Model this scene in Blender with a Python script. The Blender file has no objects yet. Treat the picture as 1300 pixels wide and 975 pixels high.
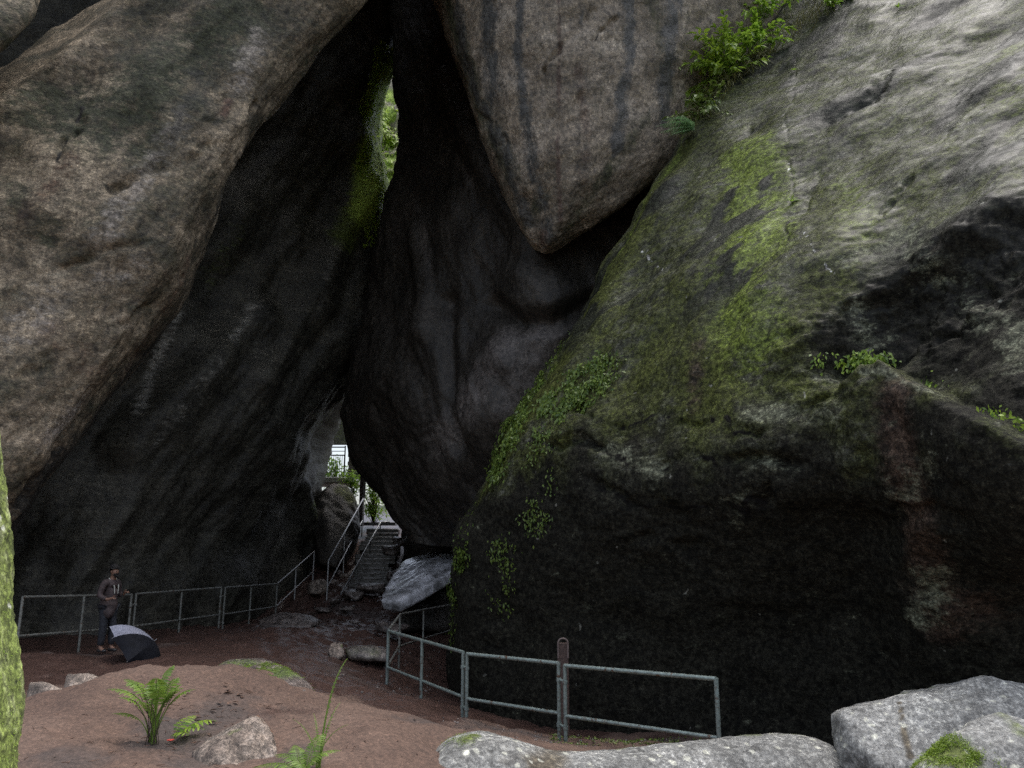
import bpy, bmesh, math, random
import numpy as np
from mathutils import Vector, Matrix

# ------------------------------------------------------------------ camera
F, CX, CY = 1011.0, 650.0, 487.5
PITCH = math.radians(12.0)
sc = bpy.context.scene
col = sc.collection
cam_d = bpy.data.cameras.new('camera')
cam_d.sensor_width = 36.0
cam_d.lens = F / 1300.0 * 36.0
cam_d.clip_start = 0.05
cam_d.clip_end = 3000.0
cam = bpy.data.objects.new('camera', cam_d)
col.objects.link(cam)
cam.location = (0, 0, 0)
cam.rotation_euler = (math.radians(90) + PITCH, 0, 0)
sc.camera = cam

# ------------------------------------------------------------------ world and sun
SUN_EL, SUN_AZ = math.radians(76), math.radians(62)     # azimuth clockwise from +Y (into the picture)
world = bpy.data.worlds.new('World')
sc.world = world
world.use_nodes = True
wn, wl = world.node_tree.nodes, world.node_tree.links
wn.clear()
sky = wn.new('ShaderNodeTexSky')
sky.sky_type = 'NISHITA'
sky.sun_disc = False
sky.sun_elevation = SUN_EL
sky.sun_rotation = SUN_AZ
sky.air_density = 1.0
sky.dust_density = 4.0
bg = wn.new('ShaderNodeBackground')
bg.inputs['Strength'].default_value = 0.15
wo = wn.new('ShaderNodeOutputWorld')
hs_ = wn.new('ShaderNodeHueSaturation')          # thin overcast: a paler sky than the clear one
hs_.inputs['Saturation'].default_value = 0.6
hs_.inputs['Value'].default_value = 1.15
wl.new(sky.outputs[0], hs_.inputs['Color'])
wl.new(hs_.outputs[0], bg.inputs['Color'])
wl.new(bg.outputs[0], wo.inputs['Surface'])

sun_d = bpy.data.lights.new('sun', 'SUN')
sun_d.energy = 0.85
sun_d.angle = math.radians(40)
sun_d.color = (1.0, 0.99, 0.97)
sun = bpy.data.objects.new('sun', sun_d)
col.objects.link(sun)
sdir = Vector((math.sin(SUN_AZ) * math.cos(SUN_EL), math.cos(SUN_AZ) * math.cos(SUN_EL), math.sin(SUN_EL)))
sun.rotation_euler = (-sdir).to_track_quat('-Z', 'Y').to_euler()
sun.location = sdir * 60

sc.view_settings.view_transform = 'Standard'
sc.view_settings.look = 'None'
sc.view_settings.gamma = 1.0
sc.view_settings.exposure = 0.8

sc.cycles.use_denoising = False                  # keep the fine grain of the rock (and of the film)
sc.cycles.sample_clamp_indirect = 2.0
rng = np.random.default_rng(7)
random.seed(7)

# ------------------------------------------------------------------ geometry helpers
ct, st = math.cos(PITCH), math.sin(PITCH)

def P(px, py, Y):
    """the world point seen at (px, py) of the photograph at world depth Y"""
    a = (px - CX) / F
    b = (CY - py) / F
    dy = ct - st * b
    dz = st + ct * b
    k = Y / dy
    return np.array([a * k, Y, dz * k])

def proj(V):
    V = np.asarray(V)
    d = V[..., 1] * ct + V[..., 2] * st
    u = -V[..., 1] * st + V[..., 2] * ct
    d = np.where(np.abs(d) < 1e-6, 1e-6, d)
    return CX + F * V[..., 0] / d, CY - F * u / d, d

_G = np.array([[1,1,0],[-1,1,0],[1,-1,0],[-1,-1,0],[1,0,1],[-1,0,1],[1,0,-1],[-1,0,-1],
               [0,1,1],[0,-1,1],[0,1,-1],[0,-1,-1],[1,1,0],[-1,1,0],[0,-1,1],[0,-1,-1]], dtype=np.float32)

def perlin(p, seed=0):
    p = np.asarray(p, dtype=np.float64)
    i = np.floor(p).astype(np.int64)
    f = (p - i).astype(np.float32)
    w = f * f * f * (f * (f * 6 - 15) + 10)
    out = np.zeros(len(p), dtype=np.float32)
    for dx in (0, 1):
        for dy in (0, 1):
            for dz in (0, 1):
                h = ((i[:, 0] + dx) * 374761393 + (i[:, 1] + dy) * 668265263 + (i[:, 2] + dz) * 1440662683 + seed * 974634777) & 0xffffffff
                h = ((h ^ (h >> 13)) * 1274126177) & 0xffffffff
                h = h ^ (h >> 16)
                g = _G[h & 15]
                d = (f[:, 0] - dx) * g[:, 0] + (f[:, 1] - dy) * g[:, 1] + (f[:, 2] - dz) * g[:, 2]
                out += d * (w[:, 0] if dx else 1 - w[:, 0]) * (w[:, 1] if dy else 1 - w[:, 1]) * (w[:, 2] if dz else 1 - w[:, 2])
    return out

def fbm(p, scale, octaves=4, seed=0, gain=0.5, ridged=False):
    p = np.asarray(p) / scale
    a, s = 1.0, np.zeros(len(p), dtype=np.float32)
    for o in range(octaves):
        n = perlin(p, seed + o * 17)
        if ridged:
            n = 0.5 - np.abs(n) * 2
        s += a * n
        a *= gain
        p = p * 2.03 + 5.17
    return s

def frame_coords(V, along, stretch):
    """coordinates squeezed along one direction, for relief that runs that way"""
    a = np.array(along, dtype=float); a /= np.linalg.norm(a)
    c = V @ a
    return V - np.outer(c, a) * (1 - 1.0 / stretch)

def smooth(x, a, b):
    t = np.clip((x - a) / (b - a), 0, 1)
    return t * t * (3 - 2 * t)

def catmull(C, n, closed):
    """C: (m, ..., 3) control points; returns n samples along axis 0"""
    m = len(C)
    t = np.linspace(0, m, n, endpoint=False) if closed else np.linspace(0, m - 1, n)
    i = np.floor(t).astype(int)
    if not closed:
        i = np.minimum(i, m - 2)
    f = (t - i).reshape((-1,) + (1,) * (C.ndim - 1))
    def g(k):
        return C[k % m] if closed else C[np.clip(k, 0, m - 1)]
    p0, p1, p2, p3 = g(i - 1), g(i), g(i + 1), g(i + 2)
    return 0.5 * ((2 * p1) + (-p0 + p2) * f + (2 * p0 - 5 * p1 + 4 * p2 - p3) * f ** 2 + (-p0 + 3 * p1 - 3 * p2 + p3) * f ** 3)

def make_mesh(name, V, faces, smooth_shade=True):
    me = bpy.data.meshes.new(name)
    me.from_pydata([tuple(v) for v in np.asarray(V, dtype=float).tolist()], [], faces if isinstance(faces, list) else faces.tolist())
    if smooth_shade:
        me.polygons.foreach_set('use_smooth', [True] * len(me.polygons))
    me.update()
    return me

def link(name, me, mat, parent=None, origin=(0, 0, 0)):
    o = bpy.data.objects.new(name, me)
    col.objects.link(o)
    if mat is not None:
        me.materials.clear()
        me.materials.append(mat)
    if parent is not None:
        o.parent = parent
    else:
        o.location = origin
    return o

def tag(o, label=None, cat=None, group=None, kind=None):
    if label: o['label'] = label
    if cat: o['category'] = cat
    if group: o['group'] = group
    if kind: o['kind'] = kind
    return o

def empty(name, loc, label, cat, group=None, rz=0.0):
    o = bpy.data.objects.new(name, None)
    o.empty_display_size = 0.2
    o.location = loc
    o.rotation_euler = (0, 0, rz)
    col.objects.link(o)
    return tag(o, label, cat, group)

def add_attr(me, name, arr):
    a = me.attributes.new(name, 'FLOAT', 'POINT')
    a.data.foreach_set('value', np.asarray(arr, dtype=np.float32))

class MB:
    """collects simple shapes, then becomes one mesh object"""
    def __init__(s): s.v, s.f = [], []
    def add(s, V, Fc):
        o = len(s.v)
        s.v += [tuple(map(float, q)) for q in V]
        s.f += [tuple(int(i) + o for i in f) for f in Fc]
        return s
    def box(s, c, size, rz=0.0, bevel=0.0, R=None):
        hx, hy, hz = [q / 2 for q in size]
        if bevel <= 0:
            pts = np.array([[x, y, z] for x in (-hx, hx) for y in (-hy, hy) for z in (-hz, hz)])
            fc = [(0, 1, 3, 2), (4, 6, 7, 5), (0, 4, 5, 1), (2, 3, 7, 6), (0, 2, 6, 4), (1, 5, 7, 3)]
        else:
            b = bevel
            ring = [(-hx, -hy + b), (-hx + b, -hy), (hx - b, -hy), (hx, -hy + b), (hx, hy - b), (hx - b, hy), (-hx + b, hy), (-hx, hy - b)]
            pts, fc = [], []
            for z, k in ((-hz, 1), (-hz + b, 0), (hz - b, 0), (hz, 1)):
                for (x, y) in ring:
                    sx = (abs(x) - b * k) / abs(x) if k else 1
                    sy = (abs(y) - b * k) / abs(y) if k else 1
                    pts.append([x * sx, y * sy, z])
            for r in range(3):
                for i in range(8):
                    j = (i + 1) % 8
                    fc.append((r * 8 + i, r * 8 + j, r * 8 + 8 + j, r * 8 + 8 + i))
            fc.append(tuple(range(7, -1, -1))); fc.append(tuple(range(24, 32)))
            pts = np.array(pts)
        if R is None:
            c_, s_ = math.cos(rz), math.sin(rz)
            R = np.array([[c_, -s_, 0], [s_, c_, 0], [0, 0, 1]])
        return s.add(pts @ np.asarray(R).T + np.array(c), fc)
    def tube(s, path, r, n=10, cap=True):
        path = [np.array(p, dtype=float) for p in path]
        m = len(path)
        rr = r if hasattr(r, '__len__') else [r] * m
        V, Fc = [], []
        t0 = path[1] - path[0]; t0 /= np.linalg.norm(t0)
        up = np.array([0, 0, 1.0]) if abs(t0[2]) < 0.9 else np.array([1.0, 0, 0])
        a = np.cross(t0, up); a /= np.linalg.norm(a)
        for i, p in enumerate(path):
            t = path[min(i + 1, m - 1)] - path[max(i - 1, 0)]
            t /= max(np.linalg.norm(t), 1e-9)
            a = a - t * (a @ t); a /= max(np.linalg.norm(a), 1e-9)
            b = np.cross(t, a)
            for k in range(n):
                q = 2 * math.pi * k / n
                V.append(p + rr[i] * (math.cos(q) * a + math.sin(q) * b))
        for i in range(m - 1):
            for k in range(n):
                k2 = (k + 1) % n
                Fc.append((i * n + k, i * n + k2, (i + 1) * n + k2, (i + 1) * n + k))
        if cap:
            Fc.append(tuple(range(n - 1, -1, -1)))
            Fc.append(tuple((m - 1) * n + k for k in range(n)))
        return s.add(V, Fc)
    def build(s, name, mat, parent=None, origin=None, sm=True):
        org = np.array(parent.location) if (parent is not None and origin is None) else np.array(origin if origin is not None else (0, 0, 0))
        if parent is not None and origin is None and parent.parent is not None:
            org = np.array(parent.parent.location)
        V = np.array(s.v) - org
        me = make_mesh(name, V, s.f, False)
        if sm:
            me.polygons.foreach_set('use_smooth', [True] * len(me.polygons))
            try: me.set_sharp_from_angle(angle=math.radians(40))
            except Exception: pass
        return link(name, me, mat, parent, org if parent is None else (0, 0, 0))

# ------------------------------------------------------------------ materials
def new_mat(name):
    m = bpy.data.materials.new(name)
    m.use_nodes = True
    n = m.node_tree.nodes
    return m, n, m.node_tree.links, n['Principled BSDF']

def ramp(n, stops):
    r = n.new('ShaderNodeValToRGB')
    e = r.color_ramp.elements
    e[0].position, e[0].color = stops[0][0], (*stops[0][1], 1)
    e[1].position, e[1].color = stops[-1][0], (*stops[-1][1], 1)
    for p, c in stops[1:-1]:
        q = e.new(p); q.color = (*c, 1)
    return r

def gray(v): return (v, v, v)

def noise(n, l, vec, scale, detail=6, rough=0.55, dist=0.0):
    t = n.new('ShaderNodeTexNoise')
    t.inputs['Scale'].default_value = scale
    t.inputs['Detail'].default_value = detail
    t.inputs['Roughness'].default_value = rough
    t.inputs['Distortion'].default_value = dist
    l.new(vec, t.inputs['Vector'])
    return t.outputs['Fac']

def math_node(n, l, op, a, b=None, c=None, clamp=False):
    m = n.new('ShaderNodeMath'); m.operation = op; m.use_clamp = clamp
    for i, x in enumerate((a, b, c)):
        if x is None: continue
        if isinstance(x, (int, float)): m.inputs[i].default_value = x
        else: l.new(x, m.inputs[i])
    return m.outputs[0]

def mixc(n, l, fac, a, b, mode='MIX'):
    m = n.new('ShaderNodeMix'); m.data_type = 'RGBA'; m.blend_type = mode
    for s, x in ((m.inputs[0], fac), (m.inputs[6], a), (m.inputs[7], b)):
        if isinstance(x, (int, float)): s.default_value = x
        elif isinstance(x, tuple): s.default_value = (*x, 1)
        else: l.new(x, s)
    return m.outputs[2]

def rock_mat(name, c_dark, c_mid, c_light, scale=0.5, rot=(0, 0, 0), stretch=(1, 1, 1), rough=0.7, rough_var=0.2,
             bump=0.5, layers=(), grain=14.0, streak=0.35, spots=None, spec=0.5, bscale=3.0, contrast=1.0, coat=0.0, film=0.0, gcon=0.6, lines=0.0, lscale=0.9, fleck=0.7, fscale=7.0, tone=1.0):
    c_dark, c_mid, c_light = [tuple(x * tone for x in q) for q in (c_dark, c_mid, c_light)]
    layers = [(q[0], tuple(x * tone for x in q[1]), q[2], q[3]) for q in layers]
    m, n, l, b = new_mat(name)
    tc = n.new('ShaderNodeTexCoord')
    mp = n.new('ShaderNodeMapping')
    mp.inputs['Rotation'].default_value = rot
    mp.inputs['Scale'].default_value = stretch
    l.new(tc.outputs['Object'], mp.inputs['Vector'])
    O, S = tc.outputs['Object'], mp.outputs['Vector']
    n1 = noise(n, l, O, scale, 9, 0.62, 0.4)
    n2 = noise(n, l, S, scale * 2.2, 8, 0.65, 0.6)
    mixn = math_node(n, l, 'ADD', math_node(n, l, 'MULTIPLY', n1, 1 - streak), math_node(n, l, 'MULTIPLY', n2, streak))
    w = 0.14 / contrast
    rc = ramp(n, [(0.5 - w * 1.2, c_dark), (0.5, c_mid), (0.5 + w * 1.2, c_light)])
    l.new(mixn, rc.inputs[0])
    n3 = noise(n, l, O, grain, 6, 0.7)
    rg = ramp(n, [(0.42, gray(1 - 0.6 * gcon)), (0.5, gray(1.0)), (0.59, gray(1 + 0.7 * gcon))])
    l.new(n3, rg.inputs[0])
    c = mixc(n, l, 1.0, rc.outputs[0], rg.outputs[0], 'MULTIPLY')
    n4 = noise(n, l, O, 55.0, 4, 0.7)
    rg2 = ramp(n, [(0.42, gray(1 - 0.5 * gcon)), (0.58, gray(1 + 0.5 * gcon))])
    l.new(n4, rg2.inputs[0])
    c = mixc(n, l, 0.8, c, rg2.outputs[0], 'MULTIPLY')
    def sstep(x, a_, b_):
        q = n.new('ShaderNodeMapRange'); q.interpolation_type = 'SMOOTHSTEP'
        q.inputs['From Min'].default_value = a_; q.inputs['From Max'].default_value = b_
        l.new(x, q.inputs['Value']); return q.outputs[0]
    f1 = noise(n, l, O, fscale, 7, 0.66, 0.3)
    f2n = noise(n, l, O, fscale * 2.6, 6, 0.62)
    big = noise(n, l, O, 1.1, 4, 0.6)
    pit = math_node(n, l, 'MULTIPLY', sstep(f1, 0.47, 0.40), sstep(big, 0.62, 0.42))
    flk = math_node(n, l, 'MULTIPLY', sstep(f2n, 0.53, 0.60), sstep(big, 0.40, 0.58))
    cr1 = n.new('ShaderNodeTexVoronoi'); cr1.inputs['Scale'].default_value = 48.0; l.new(O, cr1.inputs['Vector'])
    sp1 = n.new('ShaderNodeSeparateColor'); l.new(cr1.outputs['Color'], sp1.inputs[0])
    gm = n.new('ShaderNodeMapRange'); gm.inputs['To Min'].default_value = 1 - 0.55 * gcon; gm.inputs['To Max'].default_value = 1 + 0.55 * gcon
    l.new(sp1.outputs[0], gm.inputs['Value'])
    cmb = n.new('ShaderNodeCombineColor')
    for q_ in range(3): l.new(gm.outputs[0], cmb.inputs[q_])
    def modulate(c_):
        c_ = mixc(n, l, 1.0, c_, cmb.outputs[0], 'MULTIPLY')
        c_ = mixc(n, l, math_node(n, l, 'MULTIPLY', pit, fleck), c_, (0.25, 0.25, 0.25), 'MULTIPLY')
        return mixc(n, l, math_node(n, l, 'MULTIPLY', flk, fleck), c_, (1.9, 1.9, 1.85), 'MULTIPLY')
    r = math_node(n, l, 'ADD', rough, math_node(n, l, 'MULTIPLY', math_node(n, l, 'SUBTRACT', n3, 0.5), rough_var * 2))
    nb = noise(n, l, S, 3.0, 12, 0.78)
    for (attr, lc, lr, edge) in layers:
        at = n.new('ShaderNodeAttribute'); at.attribute_name = attr
        f = math_node(n, l, 'ADD', at.outputs['Fac'], math_node(n, l, 'MULTIPLY', math_node(n, l, 'SUBTRACT', nb, 0.5), edge))
        f2 = n.new('ShaderNodeMapRange'); f2.interpolation_type = 'SMOOTHSTEP'
        f2.inputs['From Min'].default_value = 0.2; f2.inputs['From Max'].default_value = 0.8
        l.new(f, f2.inputs['Value'])
        fac = f2.outputs[0]
        lcv = mixc(n, l, 1.0, lc, rg.outputs[0], 'MULTIPLY')
        c = mixc(n, l, fac, c, lcv)
        rm = n.new('ShaderNodeMix'); rm.data_type = 'FLOAT'
        l.new(fac, rm.inputs[0]); l.new(r, rm.inputs[2]); rm.inputs[3].default_value = lr
        r = rm.outputs[0]
    lh = None
    if lines:                                      # hairline cracks and seams
        ln = noise(n, l, S, lscale, 7, 0.62, 0.8)
        ab = math_node(n, l, 'ABSOLUTE', math_node(n, l, 'SUBTRACT', ln, 0.5))
        lm_ = n.new('ShaderNodeMapRange'); lm_.inputs['From Min'].default_value = 0.0035; lm_.inputs['From Max'].default_value = 0.0
        l.new(ab, lm_.inputs['Value'])
        pr = noise(n, l, O, 0.8, 3, 0.5)
        pm = n.new('ShaderNodeMapRange'); pm.inputs['From Min'].default_value = 0.48; pm.inputs['From Max'].default_value = 0.56; l.new(pr, pm.inputs['Value'])
        lh = math_node(n, l, 'MULTIPLY', lm_.outputs[0], pm.outputs[0])
        c = mixc(n, l, math_node(n, l, 'MULTIPLY', lh, lines), c, tuple(x * 0.25 for x in c_dark))
    if spots:
        vo = n.new('ShaderNodeTexVoronoi'); vo.inputs['Scale'].default_value = spots[0]
        wv = n.new('ShaderNodeVectorMath'); wv.operation = 'ADD'
        tn = n.new('ShaderNodeTexNoise'); tn.inputs['Scale'].default_value = spots[0] * 1.3; tn.inputs['Detail'].default_value = 4
        l.new(O, tn.inputs['Vector'])
        sc_ = n.new('ShaderNodeVectorMath'); sc_.operation = 'SCALE'; sc_.inputs['Scale'].default_value = 0.9 / spots[0]
        l.new(tn.outputs['Color'], sc_.inputs[0])
        l.new(O, wv.inputs[0]); l.new(sc_.outputs[0], wv.inputs[1]); l.new(wv.outputs[0], vo.inputs['Vector'])
        sp = n.new('ShaderNodeMapRange'); sp.inputs['From Min'].default_value = spots[1]; sp.inputs['From Max'].default_value = spots[1] * 0.6
        l.new(vo.outputs['Distance'], sp.inputs['Value'])
        rnd = n.new('ShaderNodeSeparateColor'); l.new(vo.outputs['Color'], rnd.inputs[0])
        keep = math_node(n, l, 'GREATER_THAN', rnd.outputs[0], spots[3])
        c = mixc(n, l, math_node(n, l, 'MULTIPLY', math_node(n, l, 'MULTIPLY', sp.outputs[0], keep), 0.8), c, spots[2])
    c = modulate(c)
    l.new(c, b.inputs['Base Color'])
    l.new(math_node(n, l, 'MAXIMUM', r, 0.12), b.inputs['Roughness'])
    b.inputs['Specular IOR Level'].default_value = spec
    # relief too fine for the mesh
    h1 = noise(n, l, S, bscale, 10, 0.68, 0.3)
    h2 = noise(n, l, O, grain * 1.6, 7, 0.75)
    h3 = n.new('ShaderNodeTexVoronoi'); h3.inputs['Scale'].default_value = grain * 2.2
    l.new(O, h3.inputs['Vector'])
    hs = math_node(n, l, 'ADD', math_node(n, l, 'MULTIPLY', h1, 0.16), math_node(n, l, 'MULTIPLY', h2, 0.05))
    hs = math_node(n, l, 'ADD', hs, math_node(n, l, 'MULTIPLY', f1, 0.09))
    hs = math_node(n, l, 'ADD', hs, math_node(n, l, 'MULTIPLY', h3.outputs['Distance'], 0.008))
    if lh is not None: hs = math_node(n, l, 'SUBTRACT', hs, math_node(n, l, 'MULTIPLY', lh, 0.03))
    bp = n.new('ShaderNodeBump'); bp.inputs['Strength'].default_value = bump; bp.inputs['Distance'].default_value = 1.0
    l.new(hs, bp.inputs['Height']); l.new(bp.outputs[0], b.inputs['Normal'])
    if film:                                       # a running film of water
        at = n.new('ShaderNodeAttribute'); at.attribute_name = 'film'
        nf_ = noise(n, l, O, 1.6, 8, 0.7)
        mr = n.new('ShaderNodeMapRange'); mr.inputs['From Min'].default_value = 0.36; mr.inputs['From Max'].default_value = 0.66; l.new(nf_, mr.inputs['Value'])
        l.new(math_node(n, l, 'MULTIPLY', math_node(n, l, 'MULTIPLY', at.outputs['Fac'], mr.outputs[0]), film), b.inputs['Coat Weight'])
        b.inputs['Coat Roughness'].default_value = 0.32
        b.inputs['Coat IOR'].default_value = 1.6
    if coat:
        b.inputs['Coat Weight'].default_value = coat
        b.inputs['Coat Roughness'].default_value = 0.25
    return m

def simple_mat(name, c, rough=0.6, metal=0.0, var=0.25, nscale=20.0, bump=0.0, c2=None, spec=0.5, rust=False):
    m, n, l, b = new_mat(name)
    tc = n.new('ShaderNodeTexCoord')
    f = noise(n, l, tc.outputs['Object'], nscale, 6, 0.6)
    c2 = c2 or tuple(x * (1 - var * 1.6) for x in c)
    r = ramp(n, [(0.35, c2), (0.62, c)])
    l.new(f, r.inputs[0]); l.new(r.outputs[0], b.inputs['Base Color'])
    if rust:
        fr_ = noise(n, l, tc.outputs['Object'], 9.0, 8, 0.75)
        mr_ = n.new('ShaderNodeMapRange'); mr_.inputs['From Min'].default_value = 0.56; mr_.inputs['From Max'].default_value = 0.62; l.new(fr_, mr_.inputs['Value'])
        l.new(mixc(n, l, mr_.outputs[0], r.outputs[0], (0.10, 0.05, 0.028)), b.inputs['Base Color'])
    b.inputs['Roughness'].default_value = rough; b.inputs['Metallic'].default_value = metal
    b.inputs['Specular IOR Level'].default_value = spec
    if bump:
        bp = n.new('ShaderNodeBump'); bp.inputs['Strength'].default_value = bump; bp.inputs['Distance'].default_value = 0.05
        l.new(f, bp.inputs['Height']); l.new(bp.outputs[0], b.inputs['Normal'])
    return m

def leaf_mat(name, c, c2, trans=0.4, rough=0.45):
    m, n, l, b = new_mat(name)
    geo = n.new('ShaderNodeNewGeometry')
    r = ramp(n, [(0.0, c2), (1.0, c)])
    l.new(geo.outputs['Random Per Island'], r.inputs[0])
    l.new(r.outputs[0], b.inputs['Base Color']); b.inputs['Roughness'].default_value = rough
    tr = n.new('ShaderNodeBsdfTranslucent'); l.new(r.outputs[0], tr.inputs['Color'])
    mx = n.new('ShaderNodeMixShader'); mx.inputs[0].default_value = trans
    l.new(b.outputs[0], mx.inputs[1]); l.new(tr.outputs[0], mx.inputs[2])
    l.new(mx.outputs[0], n['Material Output'].inputs['Surface'])
    return m

GREEN_MOSS = (0.075, 0.10, 0.018)
M = {}
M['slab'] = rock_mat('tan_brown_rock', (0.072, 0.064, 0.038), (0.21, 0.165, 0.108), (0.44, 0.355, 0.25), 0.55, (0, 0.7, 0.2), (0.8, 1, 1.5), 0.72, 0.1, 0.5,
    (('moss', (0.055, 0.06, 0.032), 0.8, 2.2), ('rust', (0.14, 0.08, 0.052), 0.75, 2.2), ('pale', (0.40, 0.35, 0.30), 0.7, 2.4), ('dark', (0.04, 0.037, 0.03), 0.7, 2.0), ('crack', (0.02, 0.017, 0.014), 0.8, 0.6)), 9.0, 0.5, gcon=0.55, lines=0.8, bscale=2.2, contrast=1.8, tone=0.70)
M['wedge'] = rock_mat('hanging_tan_rock', (0.13, 0.105, 0.072), (0.275, 0.22, 0.158), (0.44, 0.37, 0.29), 0.7, (0, 0, 0), (1.3, 1, 0.7), 0.6, 0.12, 0.45,
    (('moss', (0.07, 0.072, 0.036), 0.8, 2.0), ('stain', (0.085, 0.08, 0.07), 0.5, 2.4), ('rust', (0.13, 0.085, 0.062), 0.7, 1.8), ('crack', (0.05, 0.04, 0.033), 0.8, 0.6)), 9.0, 0.3, gcon=0.5, lines=0.7, bscale=2.5, tone=0.74, contrast=1.5)
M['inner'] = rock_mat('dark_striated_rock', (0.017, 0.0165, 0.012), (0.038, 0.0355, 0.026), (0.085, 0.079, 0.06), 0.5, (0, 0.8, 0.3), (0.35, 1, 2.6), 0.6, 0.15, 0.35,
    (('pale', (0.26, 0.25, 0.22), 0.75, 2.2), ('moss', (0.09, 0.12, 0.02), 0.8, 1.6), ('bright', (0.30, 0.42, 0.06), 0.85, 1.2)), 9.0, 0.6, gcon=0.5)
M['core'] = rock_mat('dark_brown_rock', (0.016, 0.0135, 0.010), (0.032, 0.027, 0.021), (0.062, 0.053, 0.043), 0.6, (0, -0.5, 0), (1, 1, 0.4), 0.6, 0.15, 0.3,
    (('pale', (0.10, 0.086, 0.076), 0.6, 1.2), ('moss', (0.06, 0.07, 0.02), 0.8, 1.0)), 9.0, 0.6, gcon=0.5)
M['right'] = rock_mat('wet_grey_rock', (0.036, 0.037, 0.028), (0.072, 0.073, 0.06), (0.14, 0.138, 0.125), 0.8, (0, -0.12, 0), (0.8, 1, 1.7), 0.5, 0.16, 0.5,
    (('moss', (0.072, 0.083, 0.021), 0.6, 1.9), ('bright', (0.145, 0.19, 0.032), 0.6, 2.2),
     ('oldgrowth', (0.030, 0.033, 0.022), 0.55, 1.6), ('shade_stain', (0.021, 0.020, 0.0145), 0.75, 1.6), ('rust', (0.062, 0.042, 0.030), 0.6, 2.0), ('pale', (0.19, 0.20, 0.14), 0.7, 3.0), ('crack', (0.008, 0.007, 0.006), 0.6, 0.3), ('vein', (0.6, 0.6, 0.58), 0.4, 0.3)),
    11.0, 0.4, (3.0, 0.10, (0.20, 0.20, 0.17), 0.75), spec=0.12, film=0.24, gcon=0.85, tone=0.72, contrast=1.6, lines=0.7, bscale=4.0)
M['boulder'] = rock_mat('pale_boulder', (0.14, 0.14, 0.13), (0.26, 0.26, 0.245), (0.38, 0.38, 0.36), 1.6, (0, 0, 0), (1, 1, 1.5), 0.7, 0.1, 0.35,
    (('moss', (0.12, 0.15, 0.03), 0.85, 1.6), ('rust', (0.12, 0.10, 0.07), 0.8, 1.2)), 18.0, 0.3, (9.0, 0.32, (0.5, 0.5, 0.42), 0.55), gcon=0.5, lines=0.5, lscale=2.0, tone=0.72)
M['brownrock'] = rock_mat('brown_boulder', (0.10, 0.075, 0.06), (0.20, 0.16, 0.13), (0.34, 0.29, 0.25), 2.0, (0.3, 0.4, 0), (2, 1, 1), 0.75, 0.1, 0.45,
    (('moss', (0.10, 0.13, 0.03), 0.85, 1.5), ('rust', (0.25, 0.12, 0.06), 0.8, 1.2)), 12.0, 0.5, bscale=8.0)
M['wetstone'] = rock_mat('wet_path_stone', (0.06, 0.05, 0.045), (0.11, 0.09, 0.08), (0.19, 0.165, 0.15), 2.0, (0, 0, 0), (1, 1, 1), 0.3, 0.12, 0.3,
    (('moss', (0.06, 0.085, 0.02), 0.7, 1.4),), 10.0, 0.3, bscale=6.0)
M['streaked'] = rock_mat('streaked_wet_rock', (0.14, 0.14, 0.14), (0.38, 0.38, 0.39), (0.68, 0.68, 0.71), 2.0, (0, 0, 0), (1, 1, 1), 0.2, 0.1, 0.12, (), 10.0, 0.3, bscale=5.0, contrast=1.5, coat=0.6, gcon=0.2, fleck=0.2)
M['bark'] = rock_mat('mossy_bark', (0.10, 0.135, 0.03), (0.23, 0.29, 0.07), (0.46, 0.50, 0.26), 7.0, (0, 0, 0), (1, 1, 0.4), 0.9, 0.05, 0.25,
    (), 40.0, 0.4, (16.0, 0.3, (0.72, 0.74, 0.62), 0.6), bscale=25.0, fleck=0.8, fscale=25.0, tone=0.75)
M['gully'] = rock_mat('mossy_ledge_rock', (0.10, 0.10, 0.06), (0.2, 0.19, 0.14), (0.34, 0.31, 0.27), 1.0, (0, 0.5, 0), (1, 1, 0.5), 0.8, 0.1, 0.5,
    (('moss', (0.17, 0.25, 0.03), 0.85, 0.8),), 8.0)
M['ground'] = rock_mat('sandy_ground', (0.088, 0.052, 0.037), (0.128, 0.079, 0.057), (0.165, 0.108, 0.081), 0.8, (0, 0, 0), (1, 1, 1), 0.85, 0.05, 0.12,
    (('wet', (0.075, 0.043, 0.034), 0.40, 1.1), ('dirt', (0.07, 0.052, 0.045), 0.8, 1.2), ('leafy', (0.035, 0.05, 0.02), 0.9, 1.0)), 22.0, 0.3, bscale=9.0, gcon=0.32, fleck=0.3, fscale=12.0, tone=0.84)
M['metal'] = simple_mat('grey_green_painted_pipe', (0.27, 0.33, 0.31), 0.38, 0.35, 0.3, 25.0, c2=(0.14, 0.17, 0.155), rust=True)
M['metal_dull'] = simple_mat('dull_weathered_pipe', (0.22, 0.23, 0.21), 0.5, 0.3, 0.3, 25.0, c2=(0.10, 0.10, 0.09), rust=True)
M['steel'] = simple_mat('bare_steel_pipe', (0.5, 0.5, 0.5), 0.35, 0.6, 0.3, 25.0)
M['iron'] = simple_mat('dark_iron', (0.05, 0.05, 0.05), 0.5, 0.5)
M['wood'] = simple_mat('dark_wood', (0.09, 0.055, 0.045), 0.7, 0, 0.4, 30.0)
M['concrete'] = simple_mat('grey_concrete', (0.30, 0.30, 0.27), 0.85, 0, 0.3, 6.0, 0.3)
M['brick'] = simple_mat('grey_brick', (0.20, 0.18, 0.16), 0.85, 0, 0.3, 8.0, 0.3)
M['stone'] = simple_mat('wet_stone_step', (0.05, 0.044, 0.04), 0.22, 0, 0.4, 6.0, 0.5)
M['fern'] = leaf_mat('fern_green', (0.24, 0.36, 0.06), (0.13, 0.22, 0.035))
M['ferndark'] = leaf_mat('pale_fern_green', (0.22, 0.36, 0.16), (0.13, 0.25, 0.10))
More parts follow.
